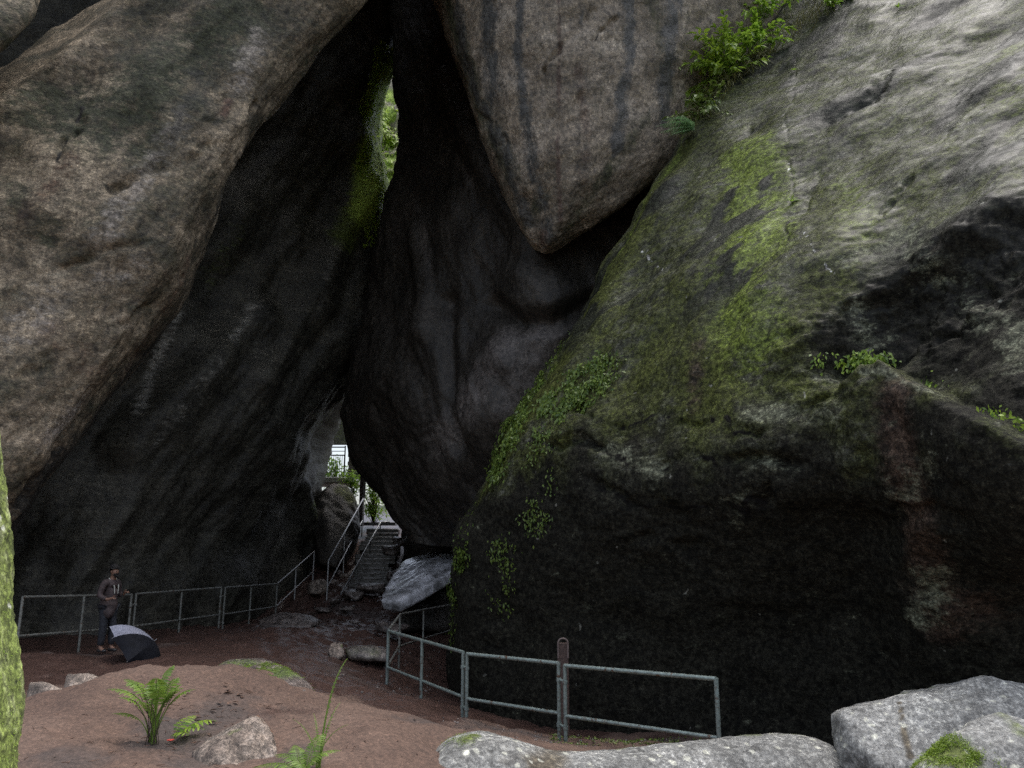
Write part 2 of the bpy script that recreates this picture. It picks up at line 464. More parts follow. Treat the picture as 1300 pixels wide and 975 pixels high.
M['leaf'] = leaf_mat('bright_leaf', (0.34, 0.48, 0.05), (0.10, 0.19, 0.025))
M['creeper'] = leaf_mat('creeper_leaf', (0.17, 0.24, 0.04), (0.06, 0.11, 0.02), 0.25)
M['bush'] = leaf_mat('sunlit_leaf', (0.34, 0.5, 0.06), (0.16, 0.3, 0.03), 0.5)
M['drygrass'] = leaf_mat('dry_grass', (0.22, 0.2, 0.07), (0.12, 0.14, 0.04), 0.3)
M['litter'] = simple_mat('dead_leaf', (0.16, 0.09, 0.06), 0.8, 0, 0.5, 40.0)
M['stem'] = simple_mat('brown_stem', (0.06, 0.04, 0.03), 0.8, 0, 0.3, 40.0)

# ------------------------------------------------------------------ rocks
def paint(V, anchors, strokes):
    """strokes: (points, radius[, value]); the mask is a 3D falloff round points found on the surface"""
    out = np.zeros(len(V), dtype=np.float32)
    for stt in strokes:
        pts, rad = stt[0], stt[1]
        val = stt[2] if len(stt) > 2 else 1.0
        A = [anchors(*p) for p in pts]
        d = poly_dist(V, A)
        out = np.maximum(out, val * (1 - smooth(d, 0.0, rad * 1.4)))
    return out

def poly_dist(V, A):
    if len(A) == 1:
        return np.linalg.norm(V - A[0], axis=1)
    d = np.full(len(V), 1e9)
    for a, b in zip(A[:-1], A[1:]):
        ab = b - a
        t = np.clip(((V - a) @ ab) / max(ab @ ab, 1e-9), 0, 1)
        d = np.minimum(d, np.linalg.norm(V - (a + t[:, None] * ab), axis=1))
    return d

def anchor_fn(V):
    px, py, dep = proj(V)
    def f(x, y):
        d2 = (px - x) ** 2 + (py - y) ** 2
        m = d2 < max(64.0, d2.min() * 2.5)
        idx = np.nonzero(m)[0]
        near = dep[idx].min()
        idx = idx[dep[idx] < near + 1.2]
        return V[idx[np.argmin(d2[idx])]]
    return f

def warp(V, scale, amp, seed):
    return V + amp * np.stack([fbm(V, scale, 4, seed), fbm(V, scale, 4, seed + 3), fbm(V, scale, 4, seed + 6)], 1)

ROCKS = {}

def loft_rock(name, rows, thick, nu, nv, mat, label, cat='boulder', shape=None, masks=None, shift=(0, 0), origin=None, kind=None, caps=True):
    C = []
    for r in rows:
        front = [P(*q) for q in r]
        first, last, mid = r[0], r[-1], r[len(r) // 2]
        t = thick
        back = [P(last[0] + shift[1], last[1], last[2] + t), P(mid[0], mid[1], max(first[2], last[2], mid[2]) + t * 1.2), P(first[0] + shift[0], first[1], first[2] + t)]
        C.append(np.array(front + back))
    C = np.array(C)                        # rows, cols, 3
    nf = len(rows[0])
    ncol = C.shape[1]
    # more samples over the face that the place shows, fewer over the back
    tu = np.concatenate([np.linspace(0, nf - 1, nu, endpoint=False), np.linspace(nf - 1, ncol, max(nu // 8, 12), endpoint=False)])
    G1 = catmull(C, nv, False)
    G1 = np.moveaxis(G1, 1, 0)
    m = ncol
    i = np.floor(tu).astype(int); f = (tu - i)[:, None, None]
    p0, p1, p2, p3 = G1[(i - 1) % m], G1[i % m], G1[(i + 1) % m], G1[(i + 2) % m]
    G = 0.5 * ((2 * p1) + (-p0 + p2) * f + (2 * p0 - 5 * p1 + 4 * p2 - p3) * f ** 2 + (-p0 + 3 * p1 - 3 * p2 + p3) * f ** 3)
    G = np.moveaxis(G, 0, 1)               # nv, nutot, 3
    n2 = G.shape[1]
    du = np.roll(G, -1, 1) - np.roll(G, 1, 1)
    dv = np.gradient(G, axis=0)
    N = np.cross(du, dv)
    N /= np.maximum(np.linalg.norm(N, axis=2, keepdims=True), 1e-9)
    cen = G.mean(axis=1, keepdims=True)
    flip = np.sum(N * (G - cen)) < 0
    if flip: N = -N
    V = G.reshape(-1, 3); N = N.reshape(-1, 3)
    anc = anchor_fn(V)
    if shape is not None:
        V = shape(V, N, anc)
    idx = np.arange(nv * n2).reshape(nv, n2)
    a, b_, c, d = idx[:-1], np.roll(idx, -1, 1)[:-1], np.roll(idx, -1, 1)[1:], idx[1:]
    Q = np.stack([a, b_, c, d], axis=-1).reshape(-1, 4)
    if flip: Q = Q[:, ::-1]
    faces = Q.tolist()
    top, bot = V[idx[0]].mean(0), V[idx[-1]].mean(0)
    V = np.vstack([V, top, bot])
    it, ib = len(V) - 2, len(V) - 1
    for k in range(n2):
        k2 = (k + 1) % n2
        t1, t2 = [it, int(idx[0, k2]), int(idx[0, k])], [ib, int(idx[-1, k]), int(idx[-1, k2])]
        if flip: t1, t2 = t1[::-1], t2[::-1]
        faces.append(t1); faces.append(t2)
    org = np.array(origin) if origin is not None else np.array([V[:, 0].mean(), V[:, 1].mean(), V[:, 2].min()])
    me = make_mesh(name, V - org, faces)
    anc2 = anchor_fn(V)
    for an, strokes in (masks or {}).items():
        add_attr(me, an, strokes(V, anc2) if callable(strokes) else paint(V, anc2, strokes))
    o = link(name, me, mat, None, org)
    if kind: o['kind'] = kind
    else: tag(o, label, cat)
    ROCKS[name] = (V, np.vstack([N, [0, 0, 1], [0, 0, -1]]), anc2)
    return o

_ico = {}
def ico(sub):
    if sub not in _ico:
        bm = bmesh.new(); bmesh.ops.create_icosphere(bm, subdivisions=sub, radius=1.0)
        V = np.array([v.co[:] for v in bm.verts]); Fc = [[v.index for v in f.verts] for f in bm.faces]
        bm.free(); _ico[sub] = (V, Fc)
    return _ico[sub]

def hull_rock(name, pts, mat, label, cat='rock', sub=5, p=14, amp=0.03, nscale=0.3, seed=1, masks=None, parent=None, group=None, world_pts=False, ridged=0.0, along=None):
    W = [np.array(q, dtype=float) if world_pts else P(*q) for q in pts]
    bm = bmesh.new()
    for q in W: bm.verts.new(q)
    r = bmesh.ops.convex_hull(bm, input=bm.verts)
    W = np.array(W)
    cen = (W.max(0) + W.min(0)) / 2 * 0.5 + W.mean(0) * 0.5
    planes = []
    for f in bm.faces:
        n_ = np.array(f.normal[:]); c_ = np.array(f.calc_center_median()[:])
        if f.calc_area() < 1e-6: continue
        d = (c_ - cen) @ n_
        if d < 0: n_, d = -n_, -d
        if not any(abs(d - q[1]) < 1e-4 and n_ @ q[0] > 0.9999 for q in planes):
            planes.append((n_, max(d, 1e-3)))
    bm.free()
    D, Fc = ico(sub)
    acc = np.zeros(len(D))
    for n_, d in planes:
        acc += (np.maximum(D @ n_, 0) / d) ** p
    R = acc ** (-1.0 / p)
    V = cen + D * R[:, None]
    Nn = D
    if along is not None:
        V = V + np.array([0, 0, 1.0]) * (0.05 * fbm(frame_coords(V, along, 14.0), 0.22, 4, seed + 5, 0.6))[:, None]
    V = V + Nn * (fbm(V, nscale, 5, seed)[:, None] * amp * 2 + ridged * fbm(V, nscale * 0.6, 4, seed + 9, 0.5, True)[:, None])
    org = np.array([W[:, 0].mean(), W[:, 1].mean(), W[:, 2].min()])
    me = make_mesh(name, V - org, Fc)
    anc = anchor_fn(V)
    for an, strokes in (masks or {}).items():
        add_attr(me, an, strokes(V, anc) if callable(strokes) else paint(V, anc, strokes))
    o = link(name, me, mat, None, org)
    if label: tag(o, label, cat, group)
    ROCKS[name] = (V, Nn, anc)
    return o

# ---- right boulder
def right_shape(V, N, anc):
    S = frame_coords(V, (0.95, -0.1, 0.2), 2.4)
    D = 0.30 * fbm(V, 3.2, 3, 11) + 0.05 * fbm(S, 0.8, 5, 13, 0.5) + 0.07 * fbm(S, 1.3, 3, 29)
    # crumpled, pitted skin over the upper right, smoother flank at left
    cr = smooth(V[:, 0], 2.0, 5.0)
    D += cr * 0.02 * fbm(frame_coords(V, (0.95, 0, 0.25), 2.4), 0.32, 5, 37, 0.6)
    W1, W2 = warp(V, 0.7, 0.22, 201), warp(V, 1.2, 0.35, 211)
    # recess under the diagonal edge, upper right
    A = [anc(*q) for q in [(1330, 290), (1230, 340), (1140, 400), (1065, 450)]]
    d = poly_dist(W2, A)
    D += -0.40 * (1 - smooth(d, 0.25, 1.0))
    d = poly_dist(W2, [anc(*q) for q in [(1340, 430), (1230, 430)]])
    D += -0.15 * (1 - smooth(d, 0.2, 0.9))
    # strata inside the recess
    D += 0.10 * (1 - smooth(poly_dist(V, A), 0.6, 1.4)) * fbm(frame_coords(V, (1, 0, -0.1), 5.0), 0.22, 3, 45)
    # long ledge with a rounded lip
    A = [anc(*q) for q in [(1035, 478), (1085, 472), (1130, 468), (1170, 488), (1220, 518), (1320, 572)]]
    W3 = warp(V, 0.5, 0.10, 221)
    ZA = np.interp(V[:, 0], [q[0] for q in A], [q[2] for q in A])
    inx = smooth(V[:, 0], A[0][0] - 0.2, A[0][0] + 0.5)
    dz = ZA + 0.10 * fbm(V, 0.5, 4, 221) - V[:, 2]
    D += 0.42 * inx * smooth(dz, -0.10, 0.06) * (1 - smooth(dz, 0.3, 2.2))
    A = [anc(*q) for q in [(1130, 600), (1170, 700), (1190, 800)]]
    D += 0.15 * (1 - smooth(poly_dist(W2, A), 0.1, 0.9))
    mod = np.clip(0.55 + 1.5 * fbm(V, 0.9, 3, 231), 0.05, 1.3)
    for pts, r, a in (([(735, 520), (800, 540), (860, 530), (960, 545), (1050, 520)], 0.10, -0.13), ([(690, 572), (760, 565), (800, 585), (880, 582), (1000, 590), (1080, 570)], 0.12, -0.15),
                      ([(690, 620), (780, 625), (870, 645), (990, 630)], 0.14, -0.15), ([(760, 680), (880, 700)], 0.16, -0.12),
                      ([(1060, 150), (1110, 128), (1125, 98), (1170, 70)], 0.16, -0.11), ([(1230, 180), (1150, 235), (1100, 300)], 0.10, -0.09), ([(1290, 120), (1210, 170)], 0.1, -0.1),
                      ([(1300, 340), (1220, 400), (1180, 415)], 0.08, -0.1), ([(1290, 620), (1200, 640), (1130, 640)], 0.12, -0.12), ([(1300, 480), (1230, 490)], 0.08, -0.1),
                      ([(960, 150), (930, 185), (890, 225)], 0.08, -0.07), ([(1040, 210), (1010, 260)], 0.08, -0.05)):
        d = poly_dist(W1, [anc(*q) for q in pts])
        D += a * mod * (1 - smooth(d, 0, r * 1.6))
    W4 = warp(V, 0.4, 0.075, 241)
    for pts, r, a in (([(1012, 20), (1008, 90), (1000, 150), (1003, 220), (1000, 300), (1014, 330)], 0.028, -0.05), ([(868, 330), (850, 300)], 0.03, -0.03), ([(1060, 350), (1062, 440)], 0.03, -0.03)):
        D += 0.6 * a * (1 - smooth(poly_dist(W4, [anc(*q) for q in pts]), 0, r * 1.3))
    V = V + N * D[:, None]
    return V + N * (0.012 * fbm(frame_coords(V, (1, 0, 0.1), 2.5), 0.2, 4, 41, 0.6))[:, None]

def right_shade_stain(V, anc):
    # shade of the undercut foot painted into the colour, with dark wet staining
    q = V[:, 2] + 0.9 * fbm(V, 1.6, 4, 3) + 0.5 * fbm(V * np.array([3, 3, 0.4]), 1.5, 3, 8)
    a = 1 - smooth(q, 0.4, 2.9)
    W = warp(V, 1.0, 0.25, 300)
    a2 = paint(W, anc, [([(1340, 290), (1230, 330), (1140, 395), (1085, 440)], 0.95), ([(1340, 420), (1240, 440), (1150, 430)], 0.95), ([(1340, 360), (1200, 400)], 0.9), ([(1330, 500), (1270, 490)], 0.7), ([(1000, 560), (900, 600), (1050, 650)], 0.6, 0.6)])  # recess above the ledge gets the same painted shade
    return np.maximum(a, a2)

def speck(V, base, scale, seed, lo=0.15, hi=0.35):
    return base * smooth(fbm(V, scale, 3, seed), lo - 0.2, hi)

rows = [
 [(1420, -520, 30), (1500, -520, 28), (1600, -520, 26), (1750, -500, 24), (2000, -480, 22)],
 [(1185, -220, 24.5), (1250, -220, 22.6), (1350, -220, 20.8), (1500, -220, 18.6), (1750, -220, 15.5)],
 [(1008, 0, 20.5), (1062, 0, 18.6), (1150, 0, 17), (1270, 0, 15.0), (1450, 0, 12.8)],
 [(925, 100, 19), (985, 100, 17), (1080, 100, 15.3), (1220, 100, 13.3), (1420, 100, 11.3)],
 [(857, 200, 18), (915, 200, 15.8), (1020, 200, 14.1), (1180, 200, 12.1), (1400, 200, 10.3)],
 [(796, 300, 17.5), (850, 300, 15), (960, 300, 13.2), (1140, 300, 11.2), (1380, 300, 9.5)],
 [(740, 400, 17), (800, 400, 14.6), (930, 400, 12.6), (1120, 400, 10.7), (1370, 400, 9.0)],
 [(681, 500, 16.8), (750, 500, 14.3), (900, 500, 12.2), (1110, 500, 10.3), (1360, 500, 8.6)],
 [(622, 600, 16.8), (700, 600, 14.3), (880, 600, 12.2), (1100, 600, 10.4), (1350, 600, 8.8)],
 [(588, 680, 16.8), (670, 680, 14.5), (860, 680, 12.7), (1090, 680, 11.0), (1350, 680, 9.5)],
 [(575, 790, 17), (660, 790, 15.0), (850, 800, 13.4), (1080, 810, 11.9), (1350, 830, 10.3)],
 [(572, 900, 17.2), (655, 920, 15.3), (840, 960, 13.8), (1075, 1000, 12.3), (1350, 1050, 10.7)],
]
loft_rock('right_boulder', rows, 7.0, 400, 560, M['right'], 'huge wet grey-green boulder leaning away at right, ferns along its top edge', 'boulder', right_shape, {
    'shade_stain': right_shade_stain,
    'moss': lambda V, a: np.maximum(paint(V, a, [
        ([(985, 30), (900, 140), (860, 205)], 0.35, 0.65), ([(860, 205), (810, 290), (745, 400), (690, 500), (640, 575), (600, 650), (585, 760)], 0.95, 0.95),
        ([(860, 380), (830, 450), (800, 520)], 1.5, 0.8), ([(930, 250), (950, 320), (900, 420), (900, 500)], 1.2, 0.95), ([(960, 170), (940, 230)], 0.5, 0.9),
        ([(1060, 250), (1080, 330), (1020, 420)], 1.2, 0.8), ([(770, 400), (740, 500)], 0.9, 0.8), ([(700, 560), (660, 640), (620, 760)], 1.4, 0.7), ([(1290, 60), (1280, 160)], 0.7, 0.85), ([(1190, 220), (1150, 270)], 0.45, 0.7),
        ([(1170, 500), (1230, 530), (1300, 570)], 0.35, 0.85), ([(700, 700), (640, 760)], 1.0, 0.55), ([(1000, 480), (1060, 520)], 0.8, 0.7)]), 0.56 + 0 * V[:, 0]),
    'bright': [([(950, 190), (960, 310)], 0.9, 0.9), ([(925, 340), (950, 430)], 0.85, 0.72), ([(1070, 230), (1090, 300)], 0.5, 0.4), ([(1285, 60), (1290, 150)], 0.5, 0.4), ([(900, 130), (850, 215), (800, 300), (740, 400)], 0.22, 0.6), ([(895, 300), (900, 260)], 0.25, 0.4), ([(700, 470), (650, 560)], 0.35, 0.5), ([(1215, 515), (1260, 545)], 0.2, 0.6)],
    'rust': [([(1135, 500), (1150, 600), (1170, 700), (1190, 790)], 0.42, 0.85), ([(1180, 760), (1240, 770)], 0.5, 0.7), ([(885, 440), (880, 520)], 0.25, 0.55)],
    'pale': [([(950, 522), (1060, 522)], 0.25, 0.62), ([(770, 575), (840, 600)], 0.3, 0.5), ([(1180, 735), (1165, 780)], 0.3, 0.6), ([(1085, 400), (1110, 440)], 0.3, 0.5), ([(1140, 640), (1175, 590)], 0.3, 0.4), ([(1035, 480), (1120, 470), (1190, 500)], 0.10, 0.7), ([(1080, 330), (1150, 300), (1260, 420)], 0.35, 0.45), ([(1190, 730), (1170, 770)], 0.3, 0.6), ([(1280, 420), (1290, 460)], 0.25, 0.55), ([(980, 580), (930, 640)], 0.3, 0.4)],  # thin stroke along the ledge lip paints its lit crest into the colour
    'crack': lambda V, a: paint(warp(V, 0.4, 0.075, 241), a, [([(1012, 20), (1008, 90), (1000, 150), (1003, 220), (1000, 300), (1014, 330)], 0.03), ([(1120, 100), (1110, 128)], 0.06, .8)]) if False else np.maximum(paint(warp(V, 0.4, 0.075, 241), a, [([(1012, 20), (1008, 90), (1000, 150), (1003, 220), (1000, 300), (1014, 330)], 0.03)]), paint(warp(V, 0.7, 0.22, 201), a, [([(735, 520), (800, 540), (860, 530), (960, 545)], 0.05, .9), ([(690, 572), (760, 565), (800, 585), (880, 582), (1000, 590)], 0.07, .9), ([(690, 620), (780, 625), (870, 645), (990, 630)], 0.08, .9), ([(1060, 150), (1110, 128), (1125, 98)], 0.05, .8)])),
    'oldgrowth': lambda V, a: 0.85 * smooth(fbm(frame_coords(V, (0.8, 0, 0.55), 2.0), 1.6, 5, 401, 0.6), -0.05, 0.35) * smooth(V[:, 2], 2.5, 5),
    'film': lambda V, a: smooth(V[:, 2] + 1.0 * fbm(V, 1.5, 3, 77), 2.2, 4.5),
    'vein': lambda V, a: paint(warp(V, 0.2, 0.06, 251), a, [([(1022, 293), (1035, 320), (1057, 348)], 0.025), ([(815, 320), (842, 342)], 0.035), ([(1000, 205), (1002, 245)], 0.02)]),
}, shift=(60, 0))

# ---- tan slab, upper left
E = [(660, -200, 19.2), (525, -60, 18.4), (397, 80, 17.8), (337, 160, 17.4), (283, 250, 17.1), (247, 345, 16.9), (203, 422, 16.7), (143, 508, 16.5), (72, 605, 16.4), (2, 700, 16.4), (-60, 800, 16.4)]
U = [(470, -350), (300, -160), (150, 0), (70, 62), (0, 118), (-90, 190), (-180, 270), (-280, 350), (-350, 450), (-420, 560), (-450, 700)]
rows = []
for (ex, ey, ey_), (ux, uy) in zip(E, U):
    def mid(t, dY, bow=0.0): return (ux + (ex - ux) * t, uy + (ey - uy) * t + bow, ey_ - dY)
    rows.append([(ux, uy, ey_ - 2.5), mid(0.22, 2.6, 10), mid(0.48, 2.4, 14), mid(0.75, 2.0, 10), mid(0.93, 1.35, 4), (ex, ey, ey_)])
DIAG = P(480, 0, 17) - P(60, 620, 16)
def slab_shape(V, N, anc):
    S = frame_coords(V, DIAG, 3.0)
    D = 0.24 * fbm(V, 3.5, 3, 51) + 0.11 * fbm(S, 1.0, 5, 53, 0.5) + 0.02 * fbm(S, 0.25, 3, 57, 0.55)
    V0 = V; VW = warp(V, 0.8, 0.18, 311)
    t = fbm(S, 1.8, 3, 59)
    D += 0.08 * t + 0.05 * np.abs(fbm(S, 0.9, 3, 60)) 
    for pts, r, a in (([(330, 130), (290, 180), (180, 220), (140, 235)], 0.12, -0.14), ([(105, 130), (95, 170), (72, 205)], 0.10, -0.16),
                      ([(440, 50), (360, 140), (300, 205)], 0.12, -0.13), ([(200, 470), (120, 530), (60, 590), (20, 640)], 0.25, -0.22), ([(0, 380), (90, 330), (180, 300)], 0.12, -0.1), ([(230, 350), (190, 390), (150, 410)], 0.14, -0.12),
                      ([(290, 135), (270, 150)], 0.2, -0.15), ([(30, 480), (110, 430)], 0.12, -0.1)):
        d = poly_dist(VW, [anc(*q) for q in pts])
        D += a * np.clip(0.6 + 1.4 * fbm(V, 0.9, 3, 313), 0.1, 1.3) * (1 - smooth(d, 0, r * 1.5))
    return V + N * D[:, None]
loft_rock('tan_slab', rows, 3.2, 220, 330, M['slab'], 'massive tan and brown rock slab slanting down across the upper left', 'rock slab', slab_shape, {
    'moss': lambda V, a: np.maximum(paint(V, a, [([(60, 130), (120, 160), (200, 100), (300, 30)], 1.3, 0.75), ([(240, 130), (180, 200)], 0.7, 0.7), ([(20, 250), (60, 300)], 0.6, 0.55), ([(120, 280), (180, 260)], 0.5, 0.55), ([(400, 60), (330, 160)], 0.25, 0.6)]), 0.3),
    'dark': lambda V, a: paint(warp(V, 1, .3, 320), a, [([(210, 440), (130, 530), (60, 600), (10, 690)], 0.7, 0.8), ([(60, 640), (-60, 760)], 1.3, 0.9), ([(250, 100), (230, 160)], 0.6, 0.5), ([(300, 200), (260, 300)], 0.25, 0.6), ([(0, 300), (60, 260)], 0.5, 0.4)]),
    'rust': [([(230, 450), (130, 540), (60, 590)], 0.35, 0.55), ([(30, 280), (60, 240), (90, 200)], 0.3, 0.5), ([(240, 330), (210, 390)], 0.3, 0.5), ([(290, 130), (285, 145)], 0.15, 0.8), ([(60, 420), (120, 470)], 0.5, 0.4)],
    'pale': [([(230, 150), (130, 300)], 0.4, 0.5), ([(330, 50), (300, 110)], 0.45, 0.5), ([(110, 500), (60, 560)], 0.35, 0.5), ([(60, 380), (20, 420)], 0.6, 0.4), ([(130, 350), (170, 340)], 0.4, 0.45)],
    'crack': lambda V, a: paint(warp(V, 0.4, 0.08, 330), a, [([(105, 135), (95, 170), (72, 205)], 0.05), ([(370, 110), (330, 150), (250, 185)], 0.03, 0.8), ([(190, 300), (150, 330)], 0.04, 0.7)]),
}, shift=(0, -25))

# ---- inner left wall, swept by dark striations
edge = [(520, -210, 24), (518, -110, 26.5), (508, 0, 27.5), (482, 105, 28), (466, 190, 28), (484, 285, 28), (500, 390, 28), (446, 488, 28.5), (414, 550, 29), (404, 610, 29), (408, 680, 28.5), (405, 740, 27.5), (400, 860, 27)]
rows = []
for k, (ex, ey, eY) in enumerate(edge):
    t = min(max((ey + 330) / 1190.0, 0), 1)
    yb = lambda x, y: y + (30 if ey > 600 else 0) * (400 - x) / 400.0
    L = (-450, yb(-450, ey), 16.5 + 1.0 * t)
    a = (-120 , yb(-120, ey), 19.5)
    b = (110 , yb(110, ey), 21.0 - 1.2 * t)
    c = (270 + 30 * (1 - t), yb(270, ey), 23.5 - 1.2 * t)
    d = (355 + 60 * (1 - t), ey, 25.5 - 0.5 * t if ey > -100 else 22)
    if ey > 540:
        w_ = smooth(ey, 540, 700)
        c = (c[0], c[1], c[2] + 1.6 * w_); d = (d[0], d[1], d[2] + 3.4 * w_); eY = eY + 3.0 * w_ + 1.0
    if ey < -200: L, a, b, c, d = (-450, ey, 15), (-120, ey, 16), (110, ey, 17.5), (300, ey, 19.5), (430, ey, 21.5)
    rows.append([L, a, b, c, d, (ex, ey, eY)])
def inner_shape(V, N, anc):
    S = frame_coords(V, P(470, 200, 27) - P(180, 620, 20), 5.0)
    D = 0.5 * fbm(V, 4.0, 3, 61) + 0.20 * fbm(S, 1.1, 4, 63, 0.45) + 0.05 * fbm(S, 0.3, 4, 67, 0.6)
    for pts, r, a in (([(470, 240), (430, 300), (400, 380), (330, 480)], 0.8, 0.55), ([(330, 400), (250, 480), (160, 560)], 0.7, 0.5), ([(300, 250), (280, 330)], 0.8, 0.4),
                      ([(390, 620), (395, 700)], 0.5, 0.4)):
        D += a * (1 - smooth(poly_dist(V, [anc(*q) for q in pts]), 0, r * 1.4))
    return V + N * D[:, None]
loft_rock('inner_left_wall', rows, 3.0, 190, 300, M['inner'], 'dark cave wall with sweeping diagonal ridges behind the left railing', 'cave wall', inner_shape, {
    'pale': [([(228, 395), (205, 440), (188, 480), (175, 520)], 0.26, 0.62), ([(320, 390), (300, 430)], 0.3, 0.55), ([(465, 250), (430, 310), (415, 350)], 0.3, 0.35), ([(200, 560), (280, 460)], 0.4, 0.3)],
    'bright': lambda V, a: np.maximum(paint(V, a, [([(484, 100), (474, 180), (470, 240), (462, 270)], 0.8, 0.9)]), smooth(V[:, 1], 27.9, 28.5) * smooth(V[:, 2], 5, 9) * (0.35 + 0.65 * smooth(fbm(V, 0.7, 4, 350), -0.3, 0.1))), 'moss': [([(480, 110), (470, 180), (468, 250), (440, 300)], 0.9, 0.8), ([(400, 640), (408, 690)], 0.5, 0.7), ([(300, 300), (270, 350)], 0.8, 0.3)],  # bright lightens the cleft-edge moss to stand in for incoming daylight
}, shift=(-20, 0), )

# ---- dark rock in the middle
rows = [
 [(530, -220, 23), (600, -220, 20), (700, -220, 18.5), (800, -220, 18.5), (1000, -220, 20)],
 [(508, -110, 25.5), (560, -110, 22.8), (640, -110, 21), (770, -110, 20.5), (980, -110, 21.5)],
 [(497, 0, 26), (545, 0, 23.8), (610, 0, 22), (750, 0, 21), (960, 0, 22)],
 [(499, 90, 26), (548, 90, 23.8), (612, 90, 22), (750, 90, 21), (950, 90, 22)],
 [(509, 180, 26), (552, 180, 23.8), (618, 180, 22), (740, 180, 21), (930, 180, 22)],
 [(486, 290, 26), (540, 290, 23.5), (620, 290, 21.8), (710, 290, 20.6), (900, 290, 22)],
 [(460, 390, 26), (525, 390, 23.2), (605, 390, 21.6), (695, 390, 20.2), (850, 390, 22)],
 [(434, 500, 26), (500, 500, 23.2), (590, 500, 21.2), (680, 500, 20.8), (820, 500, 22)],
 [(446, 580, 26), (508, 580, 23.6), (580, 580, 21.8), (660, 580, 21.2), (760, 580, 22)],
 [(486, 645, 25.8), (532, 652, 24.2), (590, 656, 22.8), (650, 660, 22.2), (740, 660, 22.8)],
 [(524, 684, 25.4), (560, 696, 24.4), (600, 703, 23.8), (640, 706, 23.4), (700, 708, 23.6)],
]
def core_shape(V, N, anc):
    S = frame_coords(V, P(520, 60, 22) - P(680, 340, 20), 3.5)
    D = 0.25 * fbm(V, 3.0, 3, 71) + 0.09 * fbm(S, 0.8, 5, 73, 0.55) + 0.03 * fbm(S, 0.22, 3, 77, 0.6)
    D += 0.10 * np.floor(3 * fbm(warp(V, 2, .3, 9), 2.4, 2, 79)) / 3
    for pts, r, a in (([(680, 345), (700, 385)], 1.3, 0.35), ([(620, 380), (660, 410), (700, 410), (760, 380)], 0.35, -0.4), ([(568, 380), (566, 480), (580, 570)], 0.35, -0.35),
                      ([(640, 470), (620, 540)], 1.3, 0.35), ([(560, 100), (620, 220), (670, 310)], 0.5, 0.35), ([(530, 290), (540, 420)], 0.5, 0.3)):
        D += a * (1 - smooth(poly_dist(V, [anc(*q) for q in pts]), 0, r * 1.3))
    return V + N * D[:, None]
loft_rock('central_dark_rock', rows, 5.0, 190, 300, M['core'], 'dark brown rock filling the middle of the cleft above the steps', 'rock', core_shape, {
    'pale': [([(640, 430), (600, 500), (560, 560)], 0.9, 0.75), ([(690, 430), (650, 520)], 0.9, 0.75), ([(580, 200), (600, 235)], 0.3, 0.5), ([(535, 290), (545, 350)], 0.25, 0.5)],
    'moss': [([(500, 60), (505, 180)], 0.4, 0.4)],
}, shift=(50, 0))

# ---- hanging wedge
rows = [
 [(500, -330, 18.6), (580, -330, 16.8), (690, -330, 16.0), (840, -330, 16.6), (1080, -330, 19.5)],
 [(533, -130, 18.9), (606, -130, 17.3), (705, -130, 16.6), (830, -130, 17), (1050, -130, 19.8)],
 [(556, 0, 19.2), (622, 0, 17.8), (715, 0, 17.2), (815, 0, 17.5), (1000, 0, 19.9)],
 [(588, 100, 19.3), (644, 100, 18.0), (722, 100, 17.5), (805, 100, 17.9), (930, 100, 19.6)],
 [(618, 190, 19.3), (658, 190, 18.2), (722, 190, 17.7), (792, 190, 18.1), (876, 190, 19.2)],
 [(642, 250, 19.3), (672, 252, 18.5), (715, 257, 18.0), (762, 252, 18.4), (815, 245, 19.2)],
 [(660, 292, 19.4), (680, 302, 18.8), (700, 308, 18.5), (730, 300, 18.8), (765, 285, 19.3)],
 [(674, 315, 19.6), (684, 322, 19.3), (694, 326, 19.2), (706, 322, 19.3), (722, 312, 19.6)],
]
def wedge_shape(V, N, anc):
    VW = warp(V, 0.45, 0.09, 360)
    D = 0.16 * fbm(V, 2.6, 3, 81) + 0.05 * fbm(frame_coords(V, (1, 0, 0.5), 2.5), 0.6, 5, 83, 0.5) + 0.01 * fbm(V, 0.2, 3, 87, 0.6)
    for pts, r, a in (([(755, 10), (735, 40), (715, 60), (690, 90)], 0.07, -0.10), ([(782, 20), (770, 35), (748, 55)], 0.07, -0.1), ([(685, 60), (700, 180)], 0.04, -0.04),
                      ([(712, 20), (708, 120), (712, 300)], 0.035, -0.05), ([(555, 20), (600, 130), (640, 180)], 0.12, -0.12), ([(740, 115), (725, 150)], 0.12, -0.07), ([(700, 145), (720, 165)], 0.06, -0.05)):
        d = poly_dist(VW, [anc(*q) for q in pts])
        D += a * np.clip(0.5 + 1.6 * fbm(V, 0.6, 3, 361), 0, 1.2) * (1 - smooth(d, 0, r * 1.5))
    return V + N * D[:, None]
